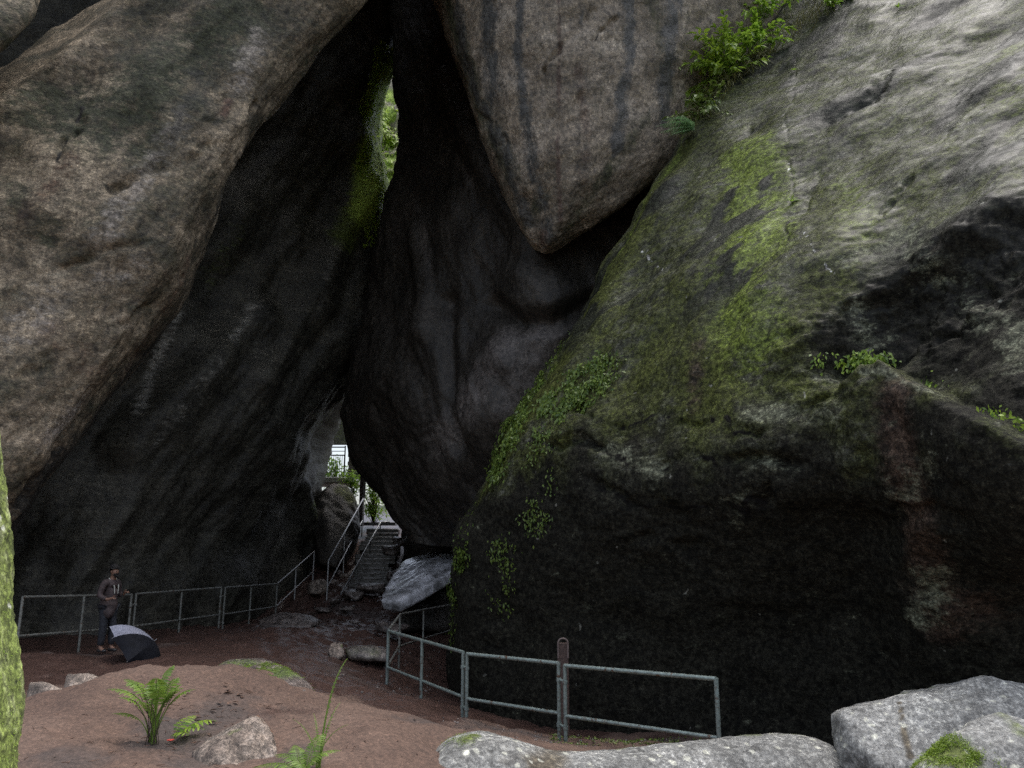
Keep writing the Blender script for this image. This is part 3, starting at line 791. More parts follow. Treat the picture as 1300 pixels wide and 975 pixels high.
loft_rock('hanging_wedge_rock', rows, 2.6, 200, 260, M['wedge'], 'tan rock wedge with dark vertical streaks hanging from above, its tip pointing down', 'rock', wedge_shape, {
    'stain': lambda V, a: paint(warp(V, 0.9, 0.10, 340), a, [([(656, -60), (660, 60), (665, 140)], 0.20, 0.8), ([(665, 120), (674, 190), (690, 260)], 0.28, 0.75), ([(618, -40), (622, 60), (625, 120)], 0.42, 0.8), ([(575, -60), (590, 80), (640, 190), (672, 280)], 0.3, 0.8), ([(798, -60), (800, 40), (790, 130), (782, 190)], 0.26, 0.85),
              ([(860, -40), (852, 60), (840, 150)], 0.4, 0.75), ([(700, 300), (690, 280)], 0.35, 0.6), ([(735, -40), (738, 30)], 0.1, .6)]),
    'rust': [([(708, -60), (710, 60), (708, 180), (712, 280)], 0.10, 0.75), ([(735, 90), (745, 170), (740, 230)], 0.25, 0.5), ([(690, 310), (688, 300)], 0.25, 0.8)],
    'moss': lambda V, a: np.maximum(paint(V, a, [([(560, -30), (600, 100), (650, 220)], 0.5, 0.75), ([(820, 150), (770, 220), (720, 290)], 0.3, 0.6), ([(830, 0), (850, 120)], 0.4, 0.55), ([(690, 250), (670, 280)], 0.35, 0.7)]), 0.2),
    'crack': lambda V, a: paint(warp(V, 0.45, 0.09, 360), a, [([(755, 10), (735, 40), (715, 60), (680, 95)], 0.035, .9), ([(782, 20), (770, 35), (748, 55)], 0.035, .9), ([(712, 15), (716, 50)], 0.02, 0.9)]),
}, shift=(20, -20))

# ---- rock in the top left corner, and the one that closes the roof behind it
hull_rock('corner_rock', [(-60, 130, 12.5), (52, 45, 13), (78, -20, 13.2), (60, -250, 14), (-350, -300, 13), (-400, 200, 12), (-60, 130, 15), (52, 40, 15.5), (60, -250, 17), (-400, 0, 15)],
          M['slab'], 'greenish rock in the top left corner beyond the dark crevice', 'rock', 5, 10, 0.12, 1.0, 5,
          {'moss': lambda V, a: 0.5 + 0 * V[:, 0]})
# ---- mossy rock lit in the upper chimney, and its ferny ledge
hull_rock('chimney_rock', [(430, 70, 41), (485, 50, 41), (550, 70, 41), (560, 300, 35), (505, 200, 37), (460, 180, 37.5), (420, 350, 35), (570, 430, 33), (390, 400, 33), (430, 50, 46), (550, 50, 46), (570, 420, 46)],
          M['gully'], 'bright mossy rock seen through the narrow upper cleft', 'rock', 6, 9, 0.3, 0.9, 15,
          {'moss': lambda V, a: smooth(fbm(V, 0.8, 4, 4), -0.25, 0.2) * 0.9})

# ------------------------------------------------------------------ ground
ctrl = []
def gp(px, py, Y): ctrl.append(P(px, py, Y))
for q in [(27, 832, 15.2), (106, 828, 17), (167, 815, 18.2), (230, 806, 20.2), (283, 800, 22), (352, 785, 26), (133, 827, 16.2), (250, 822, 17), (320, 803, 21),
          (410, 768, 26.5), (445, 756, 27), (490, 752, 27.5), (450, 800, 20.5), (400, 830, 17), (490, 867, 17), (590, 912, 13.7), (712, 940, 12.4), (910, 965, 10.6), (820, 945, 12), (650, 925, 14),
          (530, 850, 19.5), (560, 812, 24), (440, 870, 14.5), (530, 922, 11.8), (450, 895, 12.6), (300, 850, 13.5),
          (200, 851, 10.2), (330, 845, 10.6), (130, 864, 9.8), (30, 898, 9.0), (400, 893, 9.2), (500, 921, 8.5), (565, 944, 8.0), (250, 849, 10.4), (450, 905, 8.8),
          (0, 905, 9.0), (-100, 920, 9), (300, 930, 7.6), (120, 930, 7.6), (450, 950, 7.2), (640, 990, 7.6), (760, 1000, 8.0), (900, 1000, 8.2), (1100, 1000, 9.0), (1300, 1000, 9)]:
    gp(*q)
for w in [(-8, 12.6, -2.15), (-6, 12.4, -2.1), (-4, 12.5, -2.15), (-2.2, 12, -2.3), (-11, 12, -2.0), (0, 0, -1.5), (-3, 3, -1.5), (3, 3, -1.7), (-8, 4, -1.5), (8, 4, -1.9), (-3, 5.5, -1.5), (0, 5.5, -1.75),
          (-16, 16, -1.8), (-20, 8, -1.6), (16, 12, -2.5), (20, 4, -2), (-12, 28, -1.8), (4, 26, -2.4), (10, 22, -2.6), (-7.4, 36, 1.35), (-5, 36, 1.35), (-3, 34, 1.3), (-5, 40, 1.6), (-12, 40, 2.5), (5, 40, 1.5), (-9.5, 33.5, 0.6),
          (-7.7, 28.5, -1.2), (-20, 45, 3), (20, 45, 2), (0, 60, 3), (0, -15, -1.5), (-20, -15, -1.5), (20, -15, -1.7)]:
    ctrl.append(np.array(w, dtype=float))
ctrl = np.array(ctrl)
_d = np.linalg.norm(ctrl[:, None, :2] - ctrl[None, :, :2], axis=2)
def _k(d): return np.sqrt(d * d + 0.6 ** 2)
A_ = np.block([[_k(_d) + np.eye(len(ctrl)) * -0.04, np.ones((len(ctrl), 1))], [np.ones((1, len(ctrl))), np.zeros((1, 1))]])
_w = np.linalg.solve(A_, np.append(ctrl[:, 2], 0))
def ground_base(x, y):
    x, y = np.atleast_1d(np.asarray(x, float)), np.atleast_1d(np.asarray(y, float))
    z = np.full(x.shape, _w[-1])
    for (cx_, cy_, _), wk in zip(ctrl, _w[:-1]):
        z = z + wk * _k(np.hypot(x - cx_, y - cy_))
    r = np.hypot(x + 2, y - 15)
    far = smooth(r, 40, 70)
    return z * (1 - far) + far * 1.0
def ground_z(x, y):
    s = np.shape(x)
    x, y = np.ravel(np.asarray(x, float)), np.ravel(np.asarray(y, float))
    z = ground_base(x, y)
    Pn = np.stack([x, y, np.zeros_like(x)], 1)
    near = 1 - smooth(np.hypot(x + 2, y - 12), 22, 40)
    z = z + (0.11 * fbm(Pn, 1.7, 4, 91) + 0.035 * fbm(Pn, 0.45, 4, 95, 0.6) - 0.035 * smooth(fbm(Pn, 0.33, 2, 99), 0.25, 0.45)) * near
    rough_ = smooth(y, 16, 24) * near * (1 - smooth(y, 33, 36))
    z = z + rough_ * 0.10 * fbm(Pn, 0.6, 3, 97, 0.5, True)
    return z.reshape(s) if s else float(z[0])
def axis(lo, hi, step, far):
    c = np.arange(lo, hi + 1e-6, step)
    up = []; s = step; p = hi
    while p < far: s *= 1.25; p += s; up.append(p)
    dn = []; s = step; p = lo
    while p > -far: s *= 1.25; p -= s; dn.append(p)
    return np.concatenate([dn[::-1], c, up])
gx, gy = axis(-10.5, 6.5, 0.06, 900), axis(5.5, 30, 0.07, 900)
X, Yg = np.meshgrid(gx, gy)
Z = ground_z(X, Yg)
Vg = np.stack([X.ravel(), Yg.ravel(), Z.ravel()], 1)
idx = np.arange(len(Vg)).reshape(X.shape)
Q = np.stack([idx[:-1, :-1], idx[:-1, 1:], idx[1:, 1:], idx[1:, :-1]], -1).reshape(-1, 4)
me = make_mesh('ground', Vg, Q)
ganc = anchor_fn(Vg)
ns_ = fbm(Vg, 1.4, 4, 21)
wet = smooth(Vg[:, 1] + 2.2 * ns_, 12.0, 14.5)
wet = np.maximum(wet, paint(Vg, ganc, [([(330, 905), (400, 900)], 0.35, 0.6)]))
add_attr(me, 'wet', wet)
add_attr(me, 'dirt', paint(Vg, ganc, [([(225, 915), (205, 945)], 0.42, 0.9), ([(290, 900), (250, 930), (260, 960)], 0.5, 0.75), ([(60, 960), (100, 965)], 0.4, 0.7), ([(270, 885), (310, 882)], 0.3, 0.55), ([(380, 960), (370, 975)], 0.3, 0.8),
                                      ([(520, 915), (600, 918), (700, 935)], 0.35, 0.6), ([(430, 850), (520, 880)], 0.8, 0.5), ([(60, 828), (130, 832), (230, 818)], 0.35, 0.6), ([(800, 940), (900, 948)], 0.6, 0.6), ([(430, 770), (480, 780)], 0.8, 0.6)]))
add_attr(me, 'leafy', smooth(np.hypot(Vg[:, 0] + 2, Vg[:, 1] - 14), 24, 34))
g = link('ground', me, M['ground']); g['kind'] = 'structure'

# ------------------------------------------------------------------ loose rocks
hull_rock('split_grey_boulder', [(1055, 905, 8.4), (1062, 900, 8.2), (1135, 892, 8.3), (1250, 857, 8.6), (1275, 862, 8.5), (1310, 890, 8.2), (1400, 930, 8.2), (1400, 1080, 8), (1075, 965, 8.0), (1120, 975, 7.7), (1250, 1060, 7.5), (1060, 1050, 8.3),
                                 (1060, 905, 9.5), (1250, 860, 9.8), (1400, 900, 9.8), (1400, 1080, 9.8), (1080, 1080, 9.5)],
          M['boulder'], 'pale grey lichen-spotted boulder with a crack near its left end, bottom right', 'boulder', 6, 60, 0.03, 0.5, 2,
          {'moss': [([(1100, 895), (1250, 862)], 0.08, 0.6)], 'rust': [([(1140, 893), (1152, 930), (1155, 960)], 0.03, 1.0)]}, ridged=0.012)
hull_rock('mossy_boulder', [(1130, 985, 6.2), (1180, 935, 6.3), (1230, 908, 6.4), (1275, 903, 6.4), (1330, 930, 6.2), (1450, 1100, 6), (1100, 1100, 6), (1200, 1010, 5.8), (1240, 915, 7.2), (1290, 910, 7.2), (1450, 1050, 7.3), (1130, 1080, 7.2)],
          M['boulder'], 'grey boulder half covered in bright green moss in the bottom right corner', 'boulder', 6, 12, 0.03, 0.4, 3,
          {'moss': [([(1130, 985), (1180, 950), (1215, 960)], 0.24, 0.95), ([(1270, 905), (1300, 930)], 0.10, 0.5)]})
rows = []
hullp = [(528, 1010, 7.5, .1), (540, 975, 7.6, .5), (560, 948, 7.7, .8), (600, 931, 7.9, 1), (650, 939, 8.0, 1), (700, 951, 8.1, 1), (760, 950, 8.2, 1), (820, 946, 8.3, 1), (880, 942, 8.4, 1), (940, 935, 8.5, 1), (990, 931, 8.5, 1), (1035, 940, 8.5, .9), (1068, 962, 8.4, .6), (1085, 1010, 8.3, .1)]
for (x, y, Y, w) in hullp:
    rows.append([(x, y + 150 * w, Y - 0.75 * w), (x, y + 75 * w, Y - 0.7 * w), (x, y + 28 * w, Y - 0.5 * w), (x, y + 5 * w, Y - 0.2 * w), (x, y, Y + 0.05), (x, y + 3 * w, Y + 0.35 * w), (x, y + 30 * w, Y + 0.7 * w)])
def low_shape(V, N, anc):
    return V + N * (0.035 * fbm(V, 0.8, 3, 33) + 0.014 * fbm(V, 0.2, 4, 35))[:, None]
loft_rock('long_low_boulder', rows, 0.1, 110, 300, M['boulder'], 'long low whitish boulder with a rounded mossy left end below the right railing', 'boulder', low_shape,
    {'moss': [([(545, 975), (570, 955)], 0.2, 0.9), ([(600, 933), (590, 940)], 0.12, 0.7), ([(700, 953), (900, 942), (990, 932), (1050, 945)], 0.14, 0.6)], 'rust': [([(715, 960), (690, 975)], 0.25, 0.9), ([(640, 965), (680, 960)], 0.1, 0.4)]})
hull_rock('passage_wall', [(498, 600, 29.5), (520, 700, 28.5), (512, 770, 28.5), (700, 600, 26), (700, 790, 26), (520, 560, 33), (510, 690, 33), (510, 790, 32), (720, 600, 33), (720, 790, 33)],
          M['core'], 'black rock wall right of the stone steps under the central rock', 'rock', 5, 9, 0.15, 0.9, 17)
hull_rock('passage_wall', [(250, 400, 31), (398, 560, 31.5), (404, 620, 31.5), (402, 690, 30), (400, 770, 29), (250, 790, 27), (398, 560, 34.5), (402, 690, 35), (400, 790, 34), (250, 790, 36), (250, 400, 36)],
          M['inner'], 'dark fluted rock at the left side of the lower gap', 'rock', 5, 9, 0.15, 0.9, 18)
hull_rock('brown_rock', [(245, 950, 6.9), (262, 938, 7.0), (325, 906, 7.3), (335, 910, 7.2), (355, 938, 7.1), (362, 975, 6.9), (300, 1020, 6.5), (240, 1010, 6.6), (270, 945, 6.7), (345, 1030, 6.9), (260, 940, 7.7), (330, 908, 7.7), (360, 1000, 7.7)],
          M['brownrock'], 'upright brown craggy rock beside the small ferns at bottom left', 'rock', 6, 14, 0.02, 0.2, 7,
          {'moss': [([(300, 930), (280, 970)], 0.10, 0.6)], 'rust': [([(330, 908), (350, 930), (356, 950)], 0.09, 0.8)]}, ridged=0.014)
hull_rock('flat_rock', [(200, 985, 6.6), (215, 965, 6.8), (250, 962, 6.9), (270, 1000, 6.4), (190, 1040, 6.3), (210, 985, 7.3), (260, 985, 7.3), (260, 1040, 6.4)],
          M['brownrock'], 'low flat rock at the bottom edge left of the craggy brown rock', 'rock', 5, 10, 0.02, 0.2, 8, {'moss': [([(230, 968)], 0.2, 0.6)]})
hull_rock('grey_stone', [(32, 893, 9.3), (38, 866, 9.4), (60, 865, 9.3), (84, 876, 9.3), (78, 893, 9.1), (50, 905, 9.1), (42, 870, 10.2), (78, 880, 10.2), (40, 905, 10.2)],
          M['brownrock'], 'small dark-sided stone nearest the mossy trunk', 'stone', 4, 16, 0.015, 0.15, 9)
hull_rock('grey_stone', [(78, 880, 9.5), (86, 855, 9.6), (112, 854, 9.6), (130, 862, 9.6), (112, 880, 9.4), (95, 890, 9.3), (82, 888, 9.7), (86, 860, 10.6), (120, 860, 10.7), (90, 890, 10.4)],
          M['brownrock'], 'pale grey-topped stone right of the dark-sided one, sunk in sand', 'stone', 4, 16, 0.015, 0.15, 10, {'moss': [([(100, 862)], 0.25, 0.4)]})
hull_rock('mossy_flat_rock', [(255, 852, 10.7), (275, 838, 11.0), (325, 832, 11.2), (355, 842, 11.0), (388, 858, 10.7), (402, 876, 10.3), (404, 895, 9.8), (368, 880, 9.9), (300, 856, 10.3), (280, 900, 10.8), (395, 915, 10.2), (330, 840, 12.0), (398, 878, 11.6), (270, 890, 11.8)],
          M['wetstone'], 'long flat rock covered in dark green moss on the crest of the sand', 'rock', 5, 14, 0.03, 0.4, 11,
          {'moss': [([(270, 850), (320, 842)], 0.2, 0.6), ([(350, 855), (395, 885)], 0.28, 1.0)]})
hull_rock('path_stone', [(417, 822, 17.5), (424, 815, 17.7), (434, 817, 17.7), (437, 828, 17.5), (433, 838, 17.4), (418, 836, 17.4), (424, 816, 18.1), (437, 838, 18.0)],
          M['brownrock'], 'small upright pale stone beside the path', 'stone', 4, 14, 0.02, 0.2, 12, {'moss': [([(435, 822)], 0.1, 0.8)]})
hull_rock('dark_flat_rock', [(437, 822, 17.9), (470, 818, 18.2), (495, 825, 18.2), (496, 840, 18), (440, 838, 17.8), (450, 820, 19), (490, 822, 19), (440, 840, 19), (495, 845, 19)],
          M['wetstone'], 'dark flat rock lying right of the upright path stone', 'rock', 4, 12, 0.03, 0.3, 13, {'moss': [([(440, 830), (480, 828)], 0.3, 0.4)]})
hull_rock('wet_rock_hump', [(325, 786, 22.5), (355, 777, 23), (385, 778, 23), (412, 792, 22.5), (400, 798, 22), (330, 798, 22), (350, 780, 24.5), (400, 785, 24.5), (335, 800, 24)],
          M['wetstone'], 'low wet dark rock hump at the foot of the short handrail', 'rock', 5, 10, 0.04, 0.5, 14)
_top = [P(*q) for q in [(482, 762, 22.2), (490, 742, 23.4), (512, 712, 25.5), (545, 700, 26.6), (600, 697, 27), (600, 711, 24.2), (545, 742, 22.8), (505, 763, 22.0)]]
hull_rock('tilted_wet_slab', _top + [q + np.array([0.1, 0.1, -0.28]) for q in _top], M['streaked'], 'shiny wet striped slab tilted up against the right boulder below the steps', 'rock slab', 6, 60, 0.012, 0.4, 15, world_pts=True, along=P(592, 705, 26) - P(485, 755, 22.5))
hull_rock('propping_rock', [(512, 772, 23.6), (596, 735, 25), (600, 800, 24.5), (500, 806, 23.2), (520, 765, 25.5), (600, 725, 27), (600, 800, 27), (505, 800, 26)], M['core'], 'black rock propping up the tilted wet slab', 'rock', 5, 12, 0.08, 0.5, 19)
hull_rock('gap_boulder', [(398, 645, 30.2), (406, 628, 30.4), (420, 614, 31.0), (440, 613, 31.4), (450, 630, 31), (457, 668, 30.5), (436, 712, 29.4), (425, 722, 28.6), (405, 715, 29), (395, 660, 30), (410, 622, 33), (450, 628, 33.2), (450, 720, 33), (400, 720, 33)],
          M['core'], 'big dark boulder with a mossy top coloured as if lit below the gate in the gap', 'boulder', 5, 40, 0.05, 0.7, 16, {'moss': [([(436, 622), (448, 632)], 0.5, 0.8)], 'pale': lambda V, a: smooth(V[:, 2], 2.3, 2.8)}, ridged=0.05)  # pale layer by height paints the lit top over a dark body
# stones round the foot of the steps
stones = [
 ((405, 748), 27.4, 0.8, 'reddish stone beside the upper end of the short handrail', 0.9), ((424, 765), 26.0, 0.55, 'flat wet stone below the left stair railing', 0.45), ((446, 757), 26.4, 0.8, 'rounded brown stone at the foot of the steps', 0.6),
 ((470, 750), 26.8, 1.1, 'broad brown rock at the foot of the steps', 0.5), ((440, 772), 25.2, 0.6, 'small wet stone in front of the steps', 0.4), ((410, 775), 25.6, 0.6, 'dark wet stone at the end of the left railing', 0.4),
 ((497, 700), 28.6, 0.7, 'dark stone right of the middle of the steps', 0.7), ((508, 688), 29.6, 0.6, 'pale-edged pointed stone right of the upper steps', 0.9), ((505, 735), 27.0, 0.8, 'dark rock between the steps and the wet slab', 0.7),
 ((436, 730), 27.2, 0.45, 'orange-brown stone between the stair railings', 0.6), ((452, 790), 22.5, 0.5, 'small dark stone on the path', 0.3), ((500, 800), 21.5, 1.0, 'dark rock under the wet slab', 0.5)]
rs = random.Random(5)
for k, ((sx, sy), sY, sz, lab, hz) in enumerate(stones):
    c = P(sx, sy, sY)
    pts = []
    for j in range(14):
        a = rs.uniform(0, 6.28); e = rs.uniform(-0.7, 1.0)
        pts.append(c + np.array([math.cos(a) * sz * 0.55 * rs.uniform(0.7, 1), math.sin(a) * sz * 0.5 * rs.uniform(0.7, 1), e * sz * 0.5 * hz]))
    hull_rock('wet_stone', pts, M['wetstone'] if k != 9 and k != 0 else M['brownrock'], lab, 'stone', 4, 14, 0.03, 0.3, 40 + k, world_pts=True, masks={'moss': lambda V, a: 0.15 + 0 * V[:, 0]})

# ------------------------------------------------------------------ steps and what stands at their top
b0, b1 = P(466, 748, 27.4), P(487, 667, 32.6)
steps = empty('stone_steps', tuple(b0), 'narrow flight of wet stone steps climbing through the gap', 'steps')
NS = 14
dirv = (b1 - b0); run = np.array([dirv[0], dirv[1], 0]); yaw = math.atan2(run[1], run[0]) - math.pi / 2
for k in range(NS):
    t = (k + 0.5) / NS
    c = b0 + dirv * t
    L = np.hypot(run[0], run[1]) / NS
    m = MB().box((c[0] + rs.uniform(-.04, .04), c[1] + 0.1, c[2] - 0.17), (1.35 + rs.uniform(-.25, .2), L + 0.22, 0.22), yaw + rs.uniform(-.05, .05), 0.025)
    m.build('step', M['stone'], steps)
MB().box(tuple(P(478, 663, 32.9) - np.array([0, 0, 0.07])), (1.6, 0.5, 0.12), 0, 0.01).build('top_landing', M['stone'], steps)

def rail_thing(name, label, cat, base, group=None):
    return empty(name, tuple(base), label, cat, group)

def railing(pxs, label, group, mat, name='pipe_railing', close=(True, True), h=1.12, gap=0.69, mids=(), rr=0.026, coupler=False, sink=0.15):
    """pxs: [(px, py_top, Y) ...] along the top rail, posts at every point in mids too"""
    tops = [P(*q) for q in pxs]
    t = rail_thing(name, label, 'railing', tops[0] - np.array([0, 0, h]), group)
    MB().tube(tops, rr, 10).build('top_rail', mat, t)
    low = [p - np.array([0, 0, gap]) for p in tops]
    MB().tube(low, rr * 0.9, 10).build('lower_rail', mat, t)
    posts = [tops[0], tops[-1]] + [P(*q) for q in mids]
    for p in posts:
        MB().tube([p + np.array([0, 0, 0.012]), p - np.array([0, 0, h + sink])], rr, 10).build('post', mat, t)
    return t, tops

g1 = 'pipe railing panels along the left wall'
g2 = 'pipe railing panels in front of the right boulder'
r1, t1 = railing([(29, 758, 15.2), (167, 755, 18.0)], 'pipe railing panel behind the man, leftmost along the cave wall', g1, M['metal_dull'], mids=[(107, 757.5, 16.6)])
r2, t2 = railing([(173, 754, 18.2), (281, 746, 21.8)], 'middle pipe railing panel right of the man', g1, M['metal_dull'], mids=[(231, 750.5, 20.0)])
r3, t3 = railing([(286, 746, 22.0), (352, 741, 25.6)], 'farthest level pipe railing panel before the short sloping handrail', g1, M['metal_dull'], mids=[(319, 744, 23.8)])
def coupler(parent, a, b, zs, mat):
    for z in zs:
        MB().tube([a - np.array([0, 0, z]), b - np.array([0, 0, z])], 0.018, 8).tube([a - np.array([0, 0, z - .02]), a - np.array([0, 0, z + .03])], 0.038, 8).tube([b - np.array([0, 0, z - .02]), b - np.array([0, 0, z + .03])], 0.038, 8).build('coupler', mat, parent)
coupler(r2, t1[1], t2[0], (0.22,), M['metal_dull'])
coupler(r3, t2[1], t3[0], (0.22, 0.9), M['metal_dull'])
q1, u1 = railing([(717, 845, 12.2), (909, 862, 10.5)], 'nearest grey-green railing panel, widest, ending above the low boulder', g2, M['metal'], rr=0.029)
q2, u2 = railing([(593, 830, 13.6), (709, 842, 12.3)], 'middle grey-green railing panel in front of the right boulder', g2, M['metal'], rr=0.029)
q3, u3 = railing([(493, 801, 16.6), (588, 828, 13.7)], 'grey-green railing panel with a middle post at the bend', g2, M['metal'], mids=[(536, 813, 15.1)], rr=0.029)
q4, u4 = railing([(494, 799, 16.75), (508, 780, 18.8), (575, 767, 23.5)], 'dull railing run turning back behind the right boulder', g2, M['metal_dull'], mids=[(508, 780, 18.8), (538, 774, 20.8)], rr=0.027)
coupler(q1, u1[0], u2[1], (0.22, 0.84), M['metal'])
coupler(q2, u2[0], u3[1], (0.22, 0.84), M['metal'])

h1, _ = railing([(352, 741, 25.8), (399, 700, 29.0)], 'short sloping handrail rising left of the steps', 'stair handrails', M['steel'], 'handrail', mids=[(376, 720, 27.4)], h=1.3)
h2, _ = railing([(417, 712, 26.8), (461, 633, 31.8)], 'tall left handrail of the stone steps', 'stair handrails', M['steel'], 'handrail', mids=[(438, 674, 29.4)], h=1.35, gap=0.85)
h3t = rail_thing('handrail', 'right handrail of the steps, reaching down to the ground', 'railing', P(433, 754, 26.3), 'stair handrails')
a_, b_ = P(433, 754, 26.3), P(483, 663, 31.6)
MB().tube([a_, b_, b_ + np.array([0.35, 0.1, 0])], 0.032, 10).build('top_rail', M['steel'], h3t)
for t in (0.35, 0.7, 1.0):
    p = a_ + (b_ - a_) * t
    MB().tube([p, p - np.array([0, 0, 0.55 + 0.4 * t])], 0.022, 8).build('post', M['metal_dull'], h3t)

# wooden post at the head of the steps
pt = empty('timber_post', tuple(P(459, 667, 32.0)), 'weathered timber post at the head of the steps', 'post')
MB().box(tuple(P(459.5, 634, 32.0)), (0.20, 0.16, 2.1), 0.1, 0.01).build('post_shaft', simple_mat('weathered_timber', (0.17, 0.15, 0.16), 0.8, 0, 0.5, 14.0, 0.4), pt)
MB().box(tuple(P(462.5, 620, 31.9)), (0.10, 0.05, 0.7), 0.1, 0.005).build('notice_board', simple_mat('grey_board', (0.34, 0.34, 0.36), 0.7, 0, 0.4, 10.0), pt)

# gate, lintel wall and brick pier
gt = empty('iron_gate', tuple(P(425, 606, 35.2)), 'small barred iron gate with daylight behind it', 'gate')
A0, A1 = P(408, 606, 35.2), P(439, 566, 35.2)
x0, x1, z0, z1 = A0[0], A1[0], A0[2], A1[2]
yy = 35.2
fr = MB()
for z in (z0, z1 - 0.06, z1 - 0.42): fr.tube([(x0 - .2, yy, z), (x1, yy, z)], 0.028, 8)
for x in (x0 - .2, x1 - 0.02): fr.tube([(x, yy, z0), (x, yy, z1)], 0.03, 8)
fr.build('gate_frame', M['iron'], gt)
nb_ = 11
for k in range(nb_):
    x = x0 + (x1 - x0) * (k + 0.5) / nb_
    MB().tube([(x, yy, z0), (x, yy, z1 - 0.42)], 0.012, 6).build('bar', M['iron'], gt)
MB().tube([(x0 - .2, yy, z1 - 0.24), (x1, yy, z1 - 0.24)], 0.018, 6).build('bar', M['iron'], gt)
wl_ = empty('gate_wall', tuple(P(452, 612, 35.4)), 'grey concrete lintel over a brick pier beside the gate', 'wall')
c0, c1 = P(380, 564, 35.4), P(480, 500, 35.4)
MB().box(((c0[0] + c1[0]) / 2, 35.5, (c0[2] + c1[2]) / 2), (c1[0] - c0[0], 0.35, c1[2] - c0[2]), 0, 0.01).build('lintel', M['concrete'], wl_)
p0, p1 = P(441, 612, 35.4), P(464, 565, 35.4)
brick_me = None
nr = 9; bh = (p1[2] - p0[2]) / nr
for r_ in range(nr):
    for k in range(3):
        w = (p1[0] - p0[0]) / 3
        cx_ = p0[0] + w * (k + 0.5 + (0.25 if r_ % 2 else -0.05))
        mm = MB().box((cx_, 35.45 + rs.uniform(-.01, .01), p0[2] + bh * (r_ + 0.5)), (w * 0.95, 0.3, bh * 0.9), 0, 0.008)
        mm.build('brick', M['brick'], wl_)
MB().box(((p0[0] + p1[0]) / 2, 35.5, (p0[2] + p1[2]) / 2), (p1[0] - p0[0] - 0.04, 0.26, p1[2] - p0[2] - .02)).build('mortar_core', M['concrete'], wl_)
lc0, lc1 = P(392, 612, 34.2), P(452, 606, 34.2)
tag(MB().box(((lc0[0] + lc1[0]) / 2, 34.9, lc0[2] + 0.05), (lc1[0] - lc0[0], 2.4, 0.22), 0, 0.02).build('terrace_slab', simple_mat('pale_concrete', (0.6, 0.6, 0.55), 0.8), None, tuple(P(420, 614, 34.5))), 'pale concrete ledge in front of the iron gate', 'ledge')
cab = MB().tube([P(430, 536, 34), P(433, 538.5, 34), P(438, 539, 34)], 0.012, 6).build('cable', M['iron'], None, tuple(P(434, 538, 34)))
tag(cab, 'thin dark cable against the concrete lintel', 'cable')

# ------------------------------------------------------------------ plants
def leaf_poly(mb, base, d, nrm, L, W, fold=0.15, droop=0.2, segs=3):
    d = d / np.linalg.norm(d); s = np.cross(d, nrm); s /= max(np.linalg.norm(s), 1e-6); n_ = np.cross(s, d)
    prof = [0.0, 0.8, 1.0, 0.7, 0.0] if segs >= 3 else [0.0, 1.0, 0.0]
    V = []
    m = len(prof) - 1
    ts = [i / m for i in range(m + 1)]
    mid, lft, rgt = [], [], []
    for t, w in zip(ts, prof):
        c = base + d * L * t - np.array([0, 0, 1]) * droop * L * t * t
        mid.append(len(V)); V.append(c)
        if w > 0:
            lft.append(len(V)); V.append(c + s * W * w / 2 + n_ * fold * W * w)
            rgt.append(len(V)); V.append(c - s * W * w / 2 + n_ * fold * W * w)
        else:
            lft.append(mid[-1]); rgt.append(mid[-1])
    Fc = []
    for i in range(m):
        for side in (lft, rgt):
            q = [mid[i], mid[i + 1], side[i + 1], side[i]]
            q = list(dict.fromkeys(q))
            if len(q) > 2: Fc.append(tuple(q if side is lft else q[::-1]))
    mb.add(V, Fc)

def frond(root, azim, length, lift, mat, parent, r, pin=22, wid=0.30, bare=0.35, name='frond', droop=1.0):
    """one fern frond: a curved stalk and two rows of leaflets"""
    root = np.array(root, float)
    hd = np.array([math.cos(azim), math.sin(azim), 0])
    n = 18
    pts = []
    for i in range(n):
        t = i / (n - 1)
        pts.append(root + hd * length * (0.25 * t + 0.75 * t * t) * math.cos(lift) * 1.0 + np.array([0, 0, length * (math.sin(lift) * t * 1.25 - droop * 0.38 * t ** 3)]))
    pts = np.array(pts)
    mb = MB()
    mb.tube(pts, [0.006 * length / 0.5 * (1 - 0.75 * i / (n - 1)) for i in range(n)], 5, False)
    for i in range(pin):
        t = bare + (1 - bare) * (i + 0.5) / pin
        k = min(int(t * (n - 1)), n - 2); f = t * (n - 1) - k
        p = pts[k] * (1 - f) + pts[k + 1] * f
        tang = pts[k + 1] - pts[k]; tang /= np.linalg.norm(tang)
        side = np.cross(tang, [0, 0, 1.0]); side /= max(np.linalg.norm(side), 1e-6)
        nrm = np.cross(side, tang)
        u = (t - bare) / (1 - bare)
        ll = length * wid * (math.sin(math.pi * min(1, u * 0.9 + 0.12)) ** 0.7) * (1 - 0.35 * u) * r.uniform(0.85, 1.1)
        for s_ in (-1, 1):
            dd = side * s_ + tang * 0.45 - np.array([0, 0, 0.15]) + np.array([r.uniform(-.1, .1) for _ in range(3)])
            leaf_poly(mb, p, dd, nrm, ll, min(ll * 0.3, 0.75 * length * (1 - bare) / pin) + 0.001, 0.1, 0.2)
    return mb.build(name, mat, parent)

